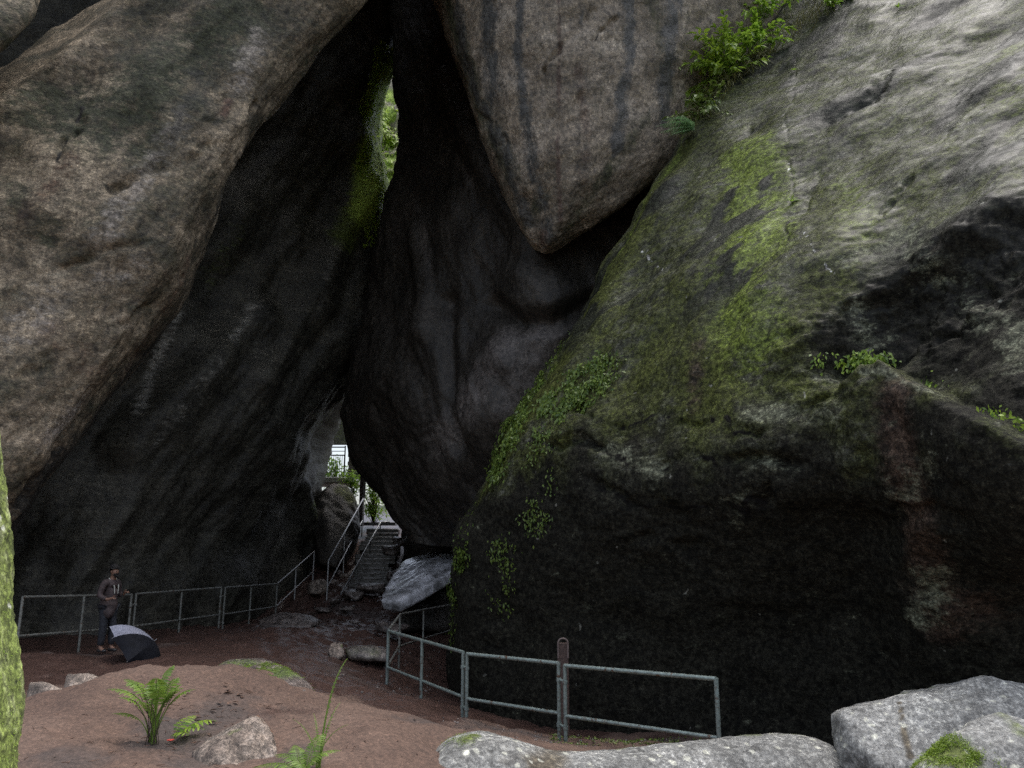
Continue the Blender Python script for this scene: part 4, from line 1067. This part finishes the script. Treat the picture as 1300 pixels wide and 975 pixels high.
def fern(loc, label, specs, mat=None, name='fern', cat='fern', group=None, seed=1, stems=0, **kw):
    t = empty(name, tuple(loc), label, cat, group)
    r = random.Random(seed)
    for (az, L, lift) in specs:
        frond(np.array(loc) + np.array([r.uniform(-.03, .03), r.uniform(-.03, .03), 0]), math.radians(az), L, math.radians(lift), mat or M['fern'], t, r, **kw)
    for k in range(stems):
        a = r.uniform(0, 6.28); q = np.array(loc) + np.array([r.uniform(-.06, .06), r.uniform(-.06, .06), 0])
        MB().tube([q, q + np.array([math.cos(a) * .06, math.sin(a) * .06, .2]), q + np.array([math.cos(a) * .16, math.sin(a) * .16, r.uniform(.3, .45)])], [0.004, .003, .002], 5).build('bare_stem', M['stem'], t)
    return t

def on_ground(px, py):
    """where the sight line through that place meets the ground"""
    Ys = np.arange(5.0, 34.0, 0.02)
    Q_ = np.array([P(px, py, 1.0)]) * Ys[:, None]
    zz = ground_z(Q_[:, 0], Q_[:, 1])
    hit = np.nonzero(Q_[:, 2] < zz)[0]
    if len(hit): k_ = hit[0]; return np.array([Q_[k_, 0], Q_[k_, 1], zz[k_]])
    return P(px, py, 8)

fl = on_ground(192, 945)
fern(fl, 'bright green tall fern growing from bare stems on the sand', [(165, .72, 58), (178, .64, 66), (195, .70, 54), (20, .58, 70), (60, .62, 72), (-20, .62, 62), (100, .58, 76), (-60, .58, 70), (205, .46, 48), (-100, .5, 62), (5, .6, 60), (40, .72, 78), (-75, .66, 75), (150, .55, 75), (-140, .55, 60), (-5, .5, 72)], seed=2, stems=14, bare=0.5, wid=0.16, pin=13)
fl = on_ground(225, 938)
fern(fl, 'low dark leafy sprig right of the tall fern', [(-10, .32, 30), (20, .36, 35), (60, .3, 45), (-40, .26, 28)], M['leaf'], 'small_plant', 'plant', seed=3, bare=0.2, pin=8, wid=0.4)
fl = on_ground(385, 985)
fern(fl, 'pale feathery fern at the bottom edge right of the craggy rock', [(170, .42, 22), (150, .4, 30), (20, .35, 40), (190, .35, 20), (120, .3, 50), (60, .36, 60)], seed=4, bare=0.15, wid=0.3, pin=26)
fl = on_ground(403, 975)
fern(fl, 'slender upright fern reaching above the sand crest', [(35, .82, 76), (60, .5, 66), (120, .42, 64), (10, .4, 55), (165, .42, 58)], seed=5, bare=0.25, wid=0.05, pin=17, droop=0.7)

# plants along the top of the right boulder
RV, RN, ranc = ROCKS['right_boulder']
def twig(base, az, L, lift, mat, parent, r, nleaf=9, lw=0.11, name='twig'):
    base = np.array(base, float)
    hd = np.array([math.cos(az), math.sin(az), 0])
    pts = [base + hd * L * t * math.cos(lift) + np.array([0, 0, L * (math.sin(lift) * t - 0.25 * t * t)]) for t in (0, .25, .5, .75, 1)]
    mb = MB().tube(pts, [0.008, .006, .005, .004, .002], 5, False)
    for i in range(nleaf):
        t = 0.25 + 0.75 * i / (nleaf - 1)
        k = min(int(t * 4), 3); f = t * 4 - k
        p = pts[k] * (1 - f) + pts[k + 1] * f
        tang = pts[k + 1] - pts[k]; tang /= np.linalg.norm(tang)
        for s_ in (-1, 1):
            d = np.array([r.gauss(0, .5), r.gauss(0, .5), r.gauss(-.1, .3)]) + tang * 0.7
            nn = np.array([r.gauss(0, .4), r.gauss(-.3, .4), 1.0])
            leaf_poly(mb, p, d, nn, lw * r.uniform(.9, 1.7), lw * r.uniform(.4, .6), 0.12, 0.25)
    return mb.build(name, mat, parent)

def shrub(loc, label, n, L, seed, mat, name='leafy_shrub', lw=0.11, azc=200, cat='shrub', lo=-20, hi=70, spread=100, nleaf=9):
    r = random.Random(seed)
    t = empty(name, tuple(loc), label, cat)
    for k in range(n):
        twig(np.array(loc) + np.array([r.uniform(-.15, .15), r.uniform(-.1, .1), r.uniform(-.1, .1)]), math.radians(azc + r.uniform(-spread, spread)), L * r.uniform(.6, 1.15), math.radians(r.uniform(lo, hi)), mat, t, r, nleaf, lw)
    return t
shrub(ranc(930, 100) + np.array([-.1, -.1, .1]), 'broad leafy shrub spilling over the top edge of the right boulder', 36, 1.35, 11, M['leaf'], lw=0.15)
shrub(ranc(965, 60) + np.array([-.1, -.2, .0]), 'bright yellow-green sapling beside the shrub on the right boulder', 22, 0.85, 12, M['bush'], azc=230, lw=0.16)
shrub(ranc(905, 140), 'darker leafy shrub lower down the right boulder edge', 16, 1.0, 13, M['creeper'], azc=190, lw=0.13)
shrub(ranc(985, 28) + np.array([-.2, -.1, .2]), 'leaf spray hanging from the top of the photo over the right boulder', 34, 1.5, 14, M['bush'], azc=200, lw=0.16)
shrub(ranc(945, 80) + np.array([-.4, -.1, .2]), 'tangled dark shrub behind the yellow-green sapling', 26, 1.2, 16, M['leaf'], azc=190, lw=0.14)
shrub(ranc(1050, 6), 'small bright leaf cluster at the top edge beside the grass', 12, 0.65, 15, M['bush'], azc=300, lw=0.15)
fern(ranc(880, 168) + np.array([0, -.1, 0]), 'pale green fern at the lower end of the boulder-top plants', [(185, 1.0, 20), (200, .95, 5), (170, .9, 35), (215, .8, -5), (160, .7, 50), (230, .7, 20)], M['ferndark'], seed=6, bare=0.15, wid=0.28)
fern(ranc(897, 120) + np.array([0, -.1, 0]), 'dark narrow fern hanging between the shrubs', [(190, .7, 10), (205, .7, -10), (175, .6, 30), (150, .5, 40)], M['creeper'], seed=8, bare=0.15, wid=0.22)
def rosette(px, py, label, seed, s=0.16, n=8, mat=None):
    p = ranc(px, py); r = random.Random(seed)
    t = empty('small_plant', tuple(p), label, 'plant')
    for k in range(n):
        mb = MB(); a = 6.28 * k / n + r.uniform(-.2, .2)
        leaf_poly(mb, p + np.array([0, -0.03, 0]), np.array([math.cos(a), -0.5, 0.35 + 0.3 * math.sin(a)]), np.array([0, -.6, .8]), s * r.uniform(.8, 1.2), s * 0.35, .1, .3)
        mb.build('leaf', mat or M['bush'], t)
rosette(1004, 256, 'tiny bright plant sprouting from the vertical crack', 21)
rosette(1006, 90, 'faint small plant high on the wet grey face', 22, 0.12)
rosette(1138, 12, 'small plant at the top edge of the wet grey face', 23, 0.16)

# grass along the boulder's top edge
mbg = MB(); r = random.Random(31)
for k in range(900):
    if k % 7 == 0:
        t = r.random()
        base_ = ranc(870 + 190 * t + r.gauss(0, 7), max(165 - 165 * t ** 0.85 + r.gauss(0, 8), -60))
    b = base_ + np.array([r.gauss(0, .12), r.gauss(0, .12), r.gauss(0, .04)])
    a = r.gauss(math.pi * 1.05, 0.9); L = r.uniform(.2, .55)
    p1_ = b + np.array([math.cos(a) * L * .5, math.sin(a) * L * .5 - .02, L * .45]); p2_ = b + np.array([math.cos(a) * L * 1.0, math.sin(a) * L - .03, L * r.uniform(-.3, .2)])
    w = np.array([.008, .004, .0])
    mbg.add([b - w, b + w, p1_ + w * .8, p1_ - w * .8, p2_], [(0, 1, 2, 3), (3, 2, 4)])
tag(mbg.build('edge_grass', M['drygrass'], None, tuple(ranc(930, 110))), 'long arching grass along the top edge of the right boulder', 'grass', kind='stuff')

# creepers on the boulder
def creeper(strokes, n, label, seed, size=0.055, mat=None, name='creeper'):
    r = random.Random(seed); rn = np.random.default_rng(seed)
    mask = paint(RV, ranc, strokes)
    px, py, dep = proj(RV)
    clump = smooth(fbm(RV, 0.35, 3, seed), -0.3, 0.45)
    w = mask * clump * (RN[:, 1] < 0.5)
    w = w / w.sum()
    ids = rn.choice(len(RV), n, p=w)
    mb = MB()
    for i in ids:
        nn = RN[i]; p = RV[i] + nn * r.uniform(0.01, 0.06) + rn.normal(0, .03, 3)
        d = np.array([r.gauss(0, .5), r.gauss(0, .5), r.gauss(-.5, .5)]); d = d - nn * (d @ nn) * .7
        leaf_poly(mb, p, d + 1e-3, nn + rn.normal(0, .35, 3), size * r.uniform(.7, 1.6), size * r.uniform(.45, .8), .1, .2, 2)
    o = mb.build(name, mat or M['creeper'], None, tuple(ranc(*strokes[0][0][0])))
    tag(o, label, 'creeper', kind='stuff')
creeper([([(700, 450), (660, 520), (640, 570)], 0.7), ([(755, 480), (735, 500), (700, 520)], 0.5, 1.0)], 5200, 'dense small-leaved creeper on the upper left flank of the right boulder', 41, 0.07)
creeper([([(690, 560), (690, 620), (680, 660)], 0.35), ([(640, 700), (640, 760)], 0.3), ([(600, 650), (590, 700)], 0.3)], 800, 'sparse creeper trailing down the lower flank of the right boulder', 42, 0.05)
creeper([([(590, 690), (577, 780), (575, 820)], 0.22)], 500, 'creeper on the lowest left edge of the right boulder', 43, 0.06)
creeper([([(1040, 462), (1080, 458), (1130, 462)], 0.13)], 420, 'small green leaves along the ledge of the right boulder', 44, 0.06, M['leaf'])
creeper([([(1180, 485), (1200, 490)], 0.1), ([(1240, 520), (1290, 540)], 0.1)], 120, 'scattered leaves along the right end of the ledge', 45, 0.05, M['leaf'])
mb = MB(); r = random.Random(46)
CV, CN, canc = ROCKS['chimney_rock']
vis = [i for i in np.nonzero((CV[:, 1] < 42))[0]]
IV, IN, ianc = ROCKS['inner_left_wall']
dI = poly_dist(IV, [ianc(484, 110), ianc(474, 190), ianc(468, 250)])
near_i = np.nonzero((dI < 1.8) & (IV[:, 1] > 27.3))[0]
for k in range(1600):
    i = int(r.choice(near_i)); nn = IN[i]
    leaf_poly(mb, IV[i] + nn * 0.03, np.array([r.gauss(0, .5), r.gauss(-.3, .4), r.gauss(-.8, .4)]), nn + np.array([0, 0, .5]), r.uniform(.08, .22), r.uniform(.05, .09), .1, .4, 2)
for k in range(3000):
    i = r.choice(vis); nn = CN[i]
    leaf_poly(mb, CV[i] + nn * 0.03, np.array([r.gauss(0, .5), r.gauss(-.3, .4), r.gauss(-.6, .4)]), nn + np.array([0, 0, .5]), r.uniform(.12, .3), r.uniform(.06, .12), .1, .4, 2)
tag(mb.build('chimney_moss_leaves', leaf_mat('gap_leaf', (0.5, 0.66, 0.09), (0.28, 0.42, 0.05), 0.5), None, tuple(canc(490, 200))), 'hanging green leaves on the rock in the upper cleft', 'plants', kind='stuff')

# bush behind the head of the steps, and shrubs beyond the gate
def bush(loc, size, label, seed, n=60, mat=None, lw=0.16):
    t = empty('leafy_bush', tuple(loc), label, 'bush'); r = random.Random(seed)
    mb = MB(); st_ = MB()
    for k in range(n):
        c = np.array([r.gauss(0, size[0] / 3), r.gauss(0, size[1] / 3), size[2] * r.uniform(.25, 1)])
        st_.tube([np.array(loc), np.array(loc) + c * np.array([.4, .4, .6]), np.array(loc) + c], [.02, .012, .004], 5, False)
        for j in range(14):
            leaf_poly(mb, np.array(loc) + c + np.array([r.gauss(0, .12), r.gauss(0, .12), r.gauss(0, .12)]), np.array([r.gauss(0, 1), r.gauss(0, 1), r.gauss(-.2, .6)]), np.array([r.gauss(0, .4), r.gauss(0, .4), 1]), lw * r.uniform(.7, 1.5), lw * .5, .1, .3, 2)
    mb.build('foliage', mat or M['bush'], t); st_.build('branches', M['stem'], t)
    return t
bush(P(474, 668, 34.2) , (0.95, 0.8, 1.9), 'sunlit green bush beyond the head of the steps', 51, 55)
bush(P(447, 640, 33.8), (0.7, 0.6, 1.3), 'pale green bush behind the timber post', 52, 25)
bush(P(424, 625, 40), (2.0, 1.0, 1.6), 'bright bush seen through the barred gate', 53, 60, None, 0.2)

def moss_tufts(rock, strokes, n, label, seed, size=0.02):
    V_, N_, a_ = ROCKS[rock]; rn_ = np.random.default_rng(seed); r_ = random.Random(seed)
    w_ = paint(warp(V_, 0.2, 0.05, seed), a_, strokes) * smooth(fbm(V_, 0.12, 3, seed), -0.4, 0.2); w_ = w_ / w_.sum()
    mb_ = MB()
    for i in rn_.choice(len(V_), n, p=w_):
        p_ = V_[i] + rn_.normal(0, 0.012, 3) * np.array([1, 1, .4])
        for j in range(2):
            leaf_poly(mb_, p_, N_[i] + rn_.normal(0, .6, 3), rn_.normal(0, 1, 3), size * r_.uniform(.6, 1.5), size * .3, 0.1, .3, 2)
    tag(mb_.build('moss_tufts', M['mossleaf'], None, tuple(a_(*strokes[0][0][0]))), label, 'moss', kind='stuff')
M['mossleaf'] = leaf_mat('moss_leaf', (0.30, 0.42, 0.05), (0.12, 0.19, 0.025), 0.3)
moss_tufts('mossy_boulder', [([(1150, 972), (1180, 950), (1215, 960)], 0.22, 1.0)], 3500, 'raised green moss on the mossy boulder in the corner', 90)
moss_tufts('long_low_boulder', [([(545, 975), (570, 955), (592, 940)], 0.14, 1.0)], 900, 'thin green moss on the left end of the long low boulder', 91, 0.014)
moss_tufts('mossy_flat_rock', [([(300, 848), (350, 852), (395, 880)], 0.35, 1.0)], 1800, 'green moss on the long flat rock at the sand crest', 92, 0.022)

# tree trunk at the left edge
tr = empty('mossy_tree', tuple(P(-90, 1150, 3.0)), 'trunk covered in bright green moss at the left edge of the photo', 'tree')
edgept = [(-250, -900), (-170, -300), (-100, 100), (-52, 400), (-22, 530), (-13, 620), (-6, 700), (0, 780), (6, 850), (11, 900), (9, 950), (6, 990), (20, 1150), (40, 1300)]
pa = [P(x - 101, y, 3.0) for x, y in edgept][::-1]
pa = catmull(np.array(pa), 160, False)
mt = MB().tube(pa, [0.285] * len(pa), 72)
V = np.array(mt.v)
ax_ = np.repeat(pa, 72, axis=0); nn = V - ax_; nn /= np.linalg.norm(nn, axis=1, keepdims=True)
V = V + nn * (0.035 * fbm(frame_coords(V, (0, 0, 1), 3), 0.25, 4, 71) + 0.008 * fbm(V, 0.03, 3, 72))[:, None]
mt.v = [tuple(q) for q in V]
mt.build('trunk', M['bark'], tr)
mb = MB(); r = random.Random(61)
for k in range(5200):
    i = r.randrange(len(V)); 
    if V[i][1] > 3.1: continue
    d = nn[i] + np.array([r.gauss(0, .5), r.gauss(0, .5), r.gauss(-.2, .5)])
    leaf_poly(mb, V[i], d, np.array([0, 0, 1.0]), r.uniform(.006, .018), .004, 0, .2, 2)
mb.build('moss', leaf_mat('fringe_moss', (0.30, 0.44, 0.05), (0.16, 0.26, 0.03), .3), tr)['kind'] = 'stuff'

# ------------------------------------------------------------------ litter, flower, short post
fl = on_ground(216, 945)
fw = empty('fallen_flower', tuple(fl), 'red fallen flower right of the tall fern', 'flower')
red = simple_mat('red_petal', (0.55, 0.05, 0.03), 0.5, 0, 0.2, 30.0)
for k in range(6):
    mb = MB(); a = k * 1.05
    leaf_poly(mb, fl + np.array([0, 0, .012]), np.array([math.cos(a), math.sin(a), .55]), np.array([0, 0, 1.0]), .042, .035, .15, .1)
    mb.build('petal', red, fw)
r = random.Random(71)
lit = [(270, 888), (278, 893), (283, 882), (292, 880), (300, 884), (288, 896), (296, 893), (275, 900), (307, 888), (265, 905), (255, 912), (245, 915), (320, 880), (232, 930), (262, 920), (345, 900), (285, 870)]
LEAF_WORDS = ['dead leaf at the upper left end of the dark litter patch', 'dead leaf at the middle left of the litter patch', 'dead leaf at the upper edge of the litter patch, left half', 'topmost dead leaf of the litter patch',
  'dead leaf at the top right of the litter patch', 'dead leaf at the lower edge of the litter patch, centre', 'dead leaf at the right end of the litter patch, low', 'dead leaf below the middle of the litter patch, to the left',
  'dead leaf right of the litter patch, close to its edge', 'stray dead leaf just below and left of the litter patch', 'stray dead leaf halfway between litter patch and tall fern', 'stray dead leaf nearest the tall fern on its upper right',
  'stray dead leaf right of the litter patch, toward the mossy rock', 'dead leaf beside the low leafy sprig', 'dead leaf above the left shoulder of the craggy rock', 'lone dead leaf above the craggy rock, farthest right', 'dead leaf at the very centre of the dark litter patch']
for k, (x, y) in enumerate(lit):
    p = on_ground(x, y) + np.array([0, 0, .01]); mb = MB(); a = r.uniform(0, 6.28)
    leaf_poly(mb, p, np.array([math.cos(a), math.sin(a), .15]), np.array([r.gauss(0, .3), r.gauss(0, .3), 1]), r.uniform(.06, .11), .04, .25, .1)
    tag(mb.build('dead_leaf', M['litter'], None, tuple(p)), LEAF_WORDS[k], 'leaf', 'dead leaves scattered on the sand crest')
mb = MB(); r = random.Random(88)
for k in range(260):
    px, py = (r.gauss(265, 60), r.gauss(925, 28)) if k % 3 else (r.uniform(30, 560), r.uniform(880, 972))
    p = on_ground(px, py); a = r.uniform(0, 6.28); L = r.uniform(.015, .05)
    if k % 2: leaf_poly(mb, p + np.array([0, 0, .004]), np.array([math.cos(a), math.sin(a), .1]), np.array([r.gauss(0, .3), r.gauss(0, .3), 1]), L, L * .5, .2, .1, 2)
    else: mb.tube([p + np.array([0, 0, .004]), p + np.array([math.cos(a) * L * 2, math.sin(a) * L * 2, .008])], .003, 4)
tag(mb.build('leaf_litter', M['litter'], None, tuple(on_ground(265, 925))), 'crumbled leaf litter and twig bits scattered over the sand', 'litter', kind='stuff')
# pebbles by the path and low weeds along the foot of the boulder
mb = MB(); rn = np.random.default_rng(5); icoV, icoF = ico(1)
for k in range(700):
    if k < 300: px, py = rn.uniform(380, 560), rn.uniform(770, 900)
    else: px, py = rn.uniform(560, 930), rn.uniform(915, 950)
    Yp = rn.uniform(14, 27) if k < 300 else rn.uniform(10.5, 13.5)
    q = P(px, py, Yp); z = ground_z(q[0], q[1]); s = rn.uniform(.012, .05) * (1.6 if k < 300 else 1)
    mb.add(icoV * s * 0.5 * rn.uniform(.6, 1.2, 3) + np.array([q[0], q[1], z]), icoF)
tag(mb.build('pebbles', M['wetstone'], None, (0, 15, -2.2)), 'loose pebbles and grit along the path', 'pebbles', kind='stuff')
mb = MB()
for k in range(420):
    q = P(rn.uniform(700, 935), 940, rn.uniform(11.6, 13.2)); z = ground_z(q[0], q[1]); b = np.array([q[0], q[1], z])
    for j in range(3):
        a = rn.uniform(0, 6.28)
        leaf_poly(mb, b, np.array([math.cos(a), math.sin(a), rn.uniform(.3, 1.5)]), np.array([0, 0, 1.0]), rn.uniform(.03, .09), .02, .1, .3, 2)
tag(mb.build('low_weeds', M['creeper'], None, (2, 12, -2.6)), 'low weeds along the foot of the right boulder', 'weeds', kind='stuff')

sp = empty('short_post', tuple(P(714.5, 925, 12.9)), 'short dark brown post with a rounded top between two railing panels', 'post')
tp = P(714.5, 816, 12.9)
MB().box((tp[0], 12.9, tp[2] - 0.75), (0.17, 0.06, 1.5), 0, 0.01).build('post_shaft', M['wood'], sp)
arc = [(tp[0] + .075 * math.cos(a), 12.86, tp[2] - 0.0 + .07 * math.sin(a)) for a in np.linspace(0, math.pi, 9)]
arc = [(arc[0][0], 12.86, tp[2] - .22)] + arc + [(arc[-1][0], 12.86, tp[2] - .22)]
MB().tube(arc, 0.014, 6).build('arched_rim', simple_mat('brown_rim', (0.16, 0.12, 0.11), 0.6), sp)

# ------------------------------------------------------------------ the man and the umbrella
exec_person = True
def skin_obj(name, joints, edges, mat, parent, sub=2):
    me = bpy.data.meshes.new(name)
    me.from_pydata([tuple(j[0]) for j in joints], edges, [])
    o = bpy.data.objects.new(name, me); col.objects.link(o); me.materials.append(mat)
    o.parent = parent
    sk = o.modifiers.new('skin', 'SKIN'); sk.use_smooth_shade = True
    lay = me.skin_vertices[0].data if me.skin_vertices else None
    if lay is None:
        bm = bmesh.new(); bm.from_mesh(me); bm.verts.layers.skin.verify(); bm.to_mesh(me); bm.free()
        lay = me.skin_vertices[0].data
    for k, j in enumerate(joints):
        rr = j[1]
        lay[k].radius = rr if isinstance(rr, tuple) else (rr, rr)
        lay[k].use_root = (k == 0)
    sb = o.modifiers.new('sub', 'SUBSURF'); sb.levels = sub; sb.render_levels = sub
    return o
feet = on_ground(132, 829) if False else P(132, 828, 16.2)
man = empty('person', tuple(feet), 'bearded man in brown jacket and dark trousers standing by the left railing', 'person', rz=0)
skin = simple_mat('skin', (0.22, 0.12, 0.08), 0.55, 0, 0.1, 20.0)
jacket = simple_mat('brown_jacket', (0.060, 0.042, 0.042), 0.75, 0, 0.3, 12.0, 0.5)
trous = simple_mat('dark_trousers', (0.022, 0.024, 0.032), 0.8, 0, 0.3, 12.0, 0.4)
shirt = simple_mat('pale_shirt', (0.45, 0.45, 0.40), 0.7, 0, 0.3, 30.0)
hairm = simple_mat('black_hair', (0.012, 0.010, 0.009), 0.7, 0, 0.3, 60.0, 0.6)
shoem = simple_mat('dark_shoe', (0.03, 0.028, 0.03), 0.5)
# local frame: man faces +x, x forward, y away from the camera, z up
bj = [((0, 0, .93), (.12, .15)), ((0.0, 0, 1.12), (.105, .14)), ((.01, 0, 1.30), (.09, .13)), ((.02, 0, 1.40), (.065, .08)), ((.045, 0, 1.47), .052),
      ((.075, 0, 1.545), (.070, .066)), ((.085, 0, 1.62), (.090, .073)), ((.08, 0, 1.67), (.072, .060)),
      ((.02, -.15, 1.36), .040), ((-.01, -.25, 1.12), .036), ((.18, -.21, 1.055), .030), ((.275, -.185, 1.08), (.030, .018)),
      ((.02, .15, 1.36), .040), ((-.03, .25, 1.12), .036), ((.16, .19, 1.135), .030), ((.255, .165, 1.19), (.030, .018)),
      ((.0, -.09, .88), .075), ((.02, -.10, .50), .05), ((-.01, -.10, .09), .042), ((.11, -.11, .035), (.035, .040)),
      ((.0, .09, .88), .085), ((.05, .10, .50), .058), ((.06, .10, .09), .042), ((.18, .11, .035), (.035, .040)),
      ((.165, 0, 1.59), .014)]
be = [(0, 1), (1, 2), (2, 3), (3, 4), (4, 5), (5, 6), (6, 7), (3, 8), (8, 9), (9, 10), (10, 11), (3, 12), (12, 13), (13, 14), (14, 15), (0, 16), (16, 17), (17, 18), (18, 19), (0, 20), (20, 21), (21, 22), (22, 23), (6, 24)]
for (w, sgn) in ((11, -1), (15, 1)):
    base = np.array(bj[w][0])
    for f_, (dy_, ln) in enumerate(((-.024, .062), (-.008, .070), (.008, .066), (.023, .052))):
        k = len(bj); q = base + np.array([.028, dy_, .0]); 
        bj += [(tuple(q), .009), (tuple(q + np.array([ln * .55, 0, .006])), .0085), (tuple(q + np.array([ln * .85, 0, -.018])), .0075)]
        be += [(w, k), (k, k + 1), (k + 1, k + 2)]
    k = len(bj); q = base + np.array([-.005, sgn * .0 - .028 * (1 if sgn > 0 else -1), .018])
    bj += [(tuple(q), .011), (tuple(q + np.array([.03, 0, .025])), .0095), (tuple(q + np.array([.055, 0, .022])), .008)]
    be += [(w, k), (k, k + 1), (k + 1, k + 2)]
skin_obj('body', bj, be, skin, man)
skin_obj('jacket', [((0, 0, .86), (.165, .20)), ((-.005, 0, 1.00), (.15, .185)), ((0, 0, 1.14), (.14, .185)), ((.01, 0, 1.30), (.14, .20)), ((.02, 0, 1.405), (.095, .13)),
                    ((.015, -.19, 1.37), .072), ((-.01, -.255, 1.12), .062), ((.17, -.21, 1.055), .050), ((0, .19, 1.37), .072), ((-.03, .25, 1.12), .062), ((.15, .19, 1.13), .050),
                    ((.05, -.04, .78), (.15, .17)), ((.16, -.12, .70), (.05, .09)), ((-.03, 0, .72), (.13, .17))],
         [(0, 1), (1, 2), (2, 3), (3, 4), (4, 5), (5, 6), (6, 7), (4, 8), (8, 9), (9, 10), (0, 11), (11, 12), (0, 13)], jacket, man)
skin_obj('trousers', [((0, 0, .90), (.12, .15)), ((0, -.09, .84), .105), ((.02, -.10, .50), .08), ((-.01, -.10, .12), .068), ((0, .09, .84), .105), ((.05, .10, .50), .08), ((.06, .10, .12), .068)],
         [(0, 1), (1, 2), (2, 3), (0, 4), (4, 5), (5, 6)], trous, man)
for (x, y) in ((0, -.10), (.07, .10)):
    skin_obj('shoe', [((x - .07, y, .045), (.042, .04)), ((x + .03, y, .05), (.046, .045)), ((x + .16, y, .035), (.04, .03))], [(0, 1), (1, 2)], shoem, man)
def ell(name, c, rad, mat, keep=None, seed=0, amp=0.0, sub=3):
    D, Fc = ico(sub); V = D * np.array(rad) + np.array(c)
    V = V + D * amp * fbm(V, .03, 2, seed)[:, None]
    if keep is not None:
        ok = keep(V); Fc = [f for f in Fc if all(ok[i] for i in f)]
    return link(name, make_mesh(name, V, Fc), mat, man)
ell('hair', (.062, 0, 1.655), (.112, .088, .098), hairm, lambda V: (V[:, 2] > 1.655) | (V[:, 0] < .055), 3, .03, 4)
ell('beard', (.125, 0, 1.545), (.062, .060, .055), hairm, lambda V: (V[:, 2] < 1.575), 4, .03, 4)
for s_ in (-1, 1):
    ell('ear', (.07, s_ * .078, 1.60), (.02, .010, .03), skin, None, 1, 0, 2)
    ell('eye', (.160, s_ * .03, 1.618), (.010, .013, .008), hairm, None, 1, 0, 2)
ell('mouth', (.166, 0, 1.545), (.012, .025, .006), simple_mat('lips', (0.2, .07, .06), .5), None, 1, 0, 2)
lm = MB()
for s_ in (-1, 1):
    lm.tube([np.array([.03, s_ * .085, 1.47]), np.array([.105, s_ * .075, 1.40]), np.array([.165, s_ * .05, 1.30]), np.array([.172, s_ * .04, 1.16])], [.012, .012, .011, .008], 6)
lo_ = lm.build('collar', shirt, man, (0, 0, 0))
ph = empty('phone', tuple(np.array(feet) + np.array([.33, -.17, 1.12])), 'small phone held in the hand of the standing man', 'phone')
MB().box((.0, 0, .0), (.012, .07, .14), 0.3, .003).build('phone_body', M['iron'], ph, (0, 0, 0))
MB().box((-.009, 0, .0), (.004, .06, .125), 0.3).build('screen', simple_mat('dark_glass', (0.02, .02, .025), .15), ph, (0, 0, 0))
for o in list(man.children):
    pass
man.rotation_euler = (0, 0, math.radians(-22))
man.scale = (0.95, 0.95, 0.95)

# open umbrella resting on its rim
uc = P(168, 834, 15.4)
um = empty('umbrella', tuple(uc), 'open black umbrella with a pale silvery panel lying on the ground beside the man', 'umbrella')
black = simple_mat('black_nylon', (0.010, 0.011, 0.016), 0.75, 0, 0.3, 10.0, spec=0.15)
silver = simple_mat('silvery_nylon', (0.30, 0.31, 0.38), 0.4, 0, 0.2, 14.0)
axis_dir = np.array([0.75, 0.25, 0.62]); axis_dir /= np.linalg.norm(axis_dir)
e1 = np.cross(axis_dir, [0, 0, 1.0]); e1 /= np.linalg.norm(e1); e2 = np.cross(axis_dir, e1)
RU, HU = 0.70, 0.44
def up(th, s):
    sag = 1 - 0.16 * abs(math.sin(4 * th)) * s ** 2 * 1.3
    rr_ = RU * math.sin(s * 1.25) / math.sin(1.25) * sag
    hh = HU * (math.cos(s * 1.25) - math.cos(1.25)) / (1 - math.cos(1.25))
    return uc + axis_dir * hh + (e1 * math.cos(th) + e2 * math.sin(th)) * rr_
_pc = [proj(up(2 * math.pi * (k + .5) / 8, .75))[0] for k in range(8)]
pale = [int(np.argsort(_pc)[0])]
for k in range(8):
    V, Fc = [], []
    ns, nt = 9, 7
    for i in range(ns):
        for j in range(nt):
            V.append(up(2 * math.pi * (k + j / (nt - 1)) / 8, 0.02 + 0.98 * i / (ns - 1)))
    for i in range(ns - 1):
        for j in range(nt - 1):
            Fc.append((i * nt + j, i * nt + j + 1, (i + 1) * nt + j + 1, (i + 1) * nt + j))
    o = MB().add(V, Fc).build('panel', silver if k in pale else black, um)
    if k in pale: o['label'] = 'pale silvery umbrella panel'
    MB().tube([up(2 * math.pi * k / 8, s) - axis_dir * .008 for s in (0.02, .25, .5, .75, 1.0)], .004, 5).build('rib', M['steel'], um)
MB().tube([uc + axis_dir * (HU + .06), uc + axis_dir * HU, uc - axis_dir * .42], [.004, .007, .007], 8).build('shaft', M['steel'], um)
hk = [uc - axis_dir * .42, uc - axis_dir * .50, uc - axis_dir * .53 + e2 * .03, uc - axis_dir * .50 + e2 * .06]
MB().tube(hk, .013, 8).build('handle', M['wood'], um)
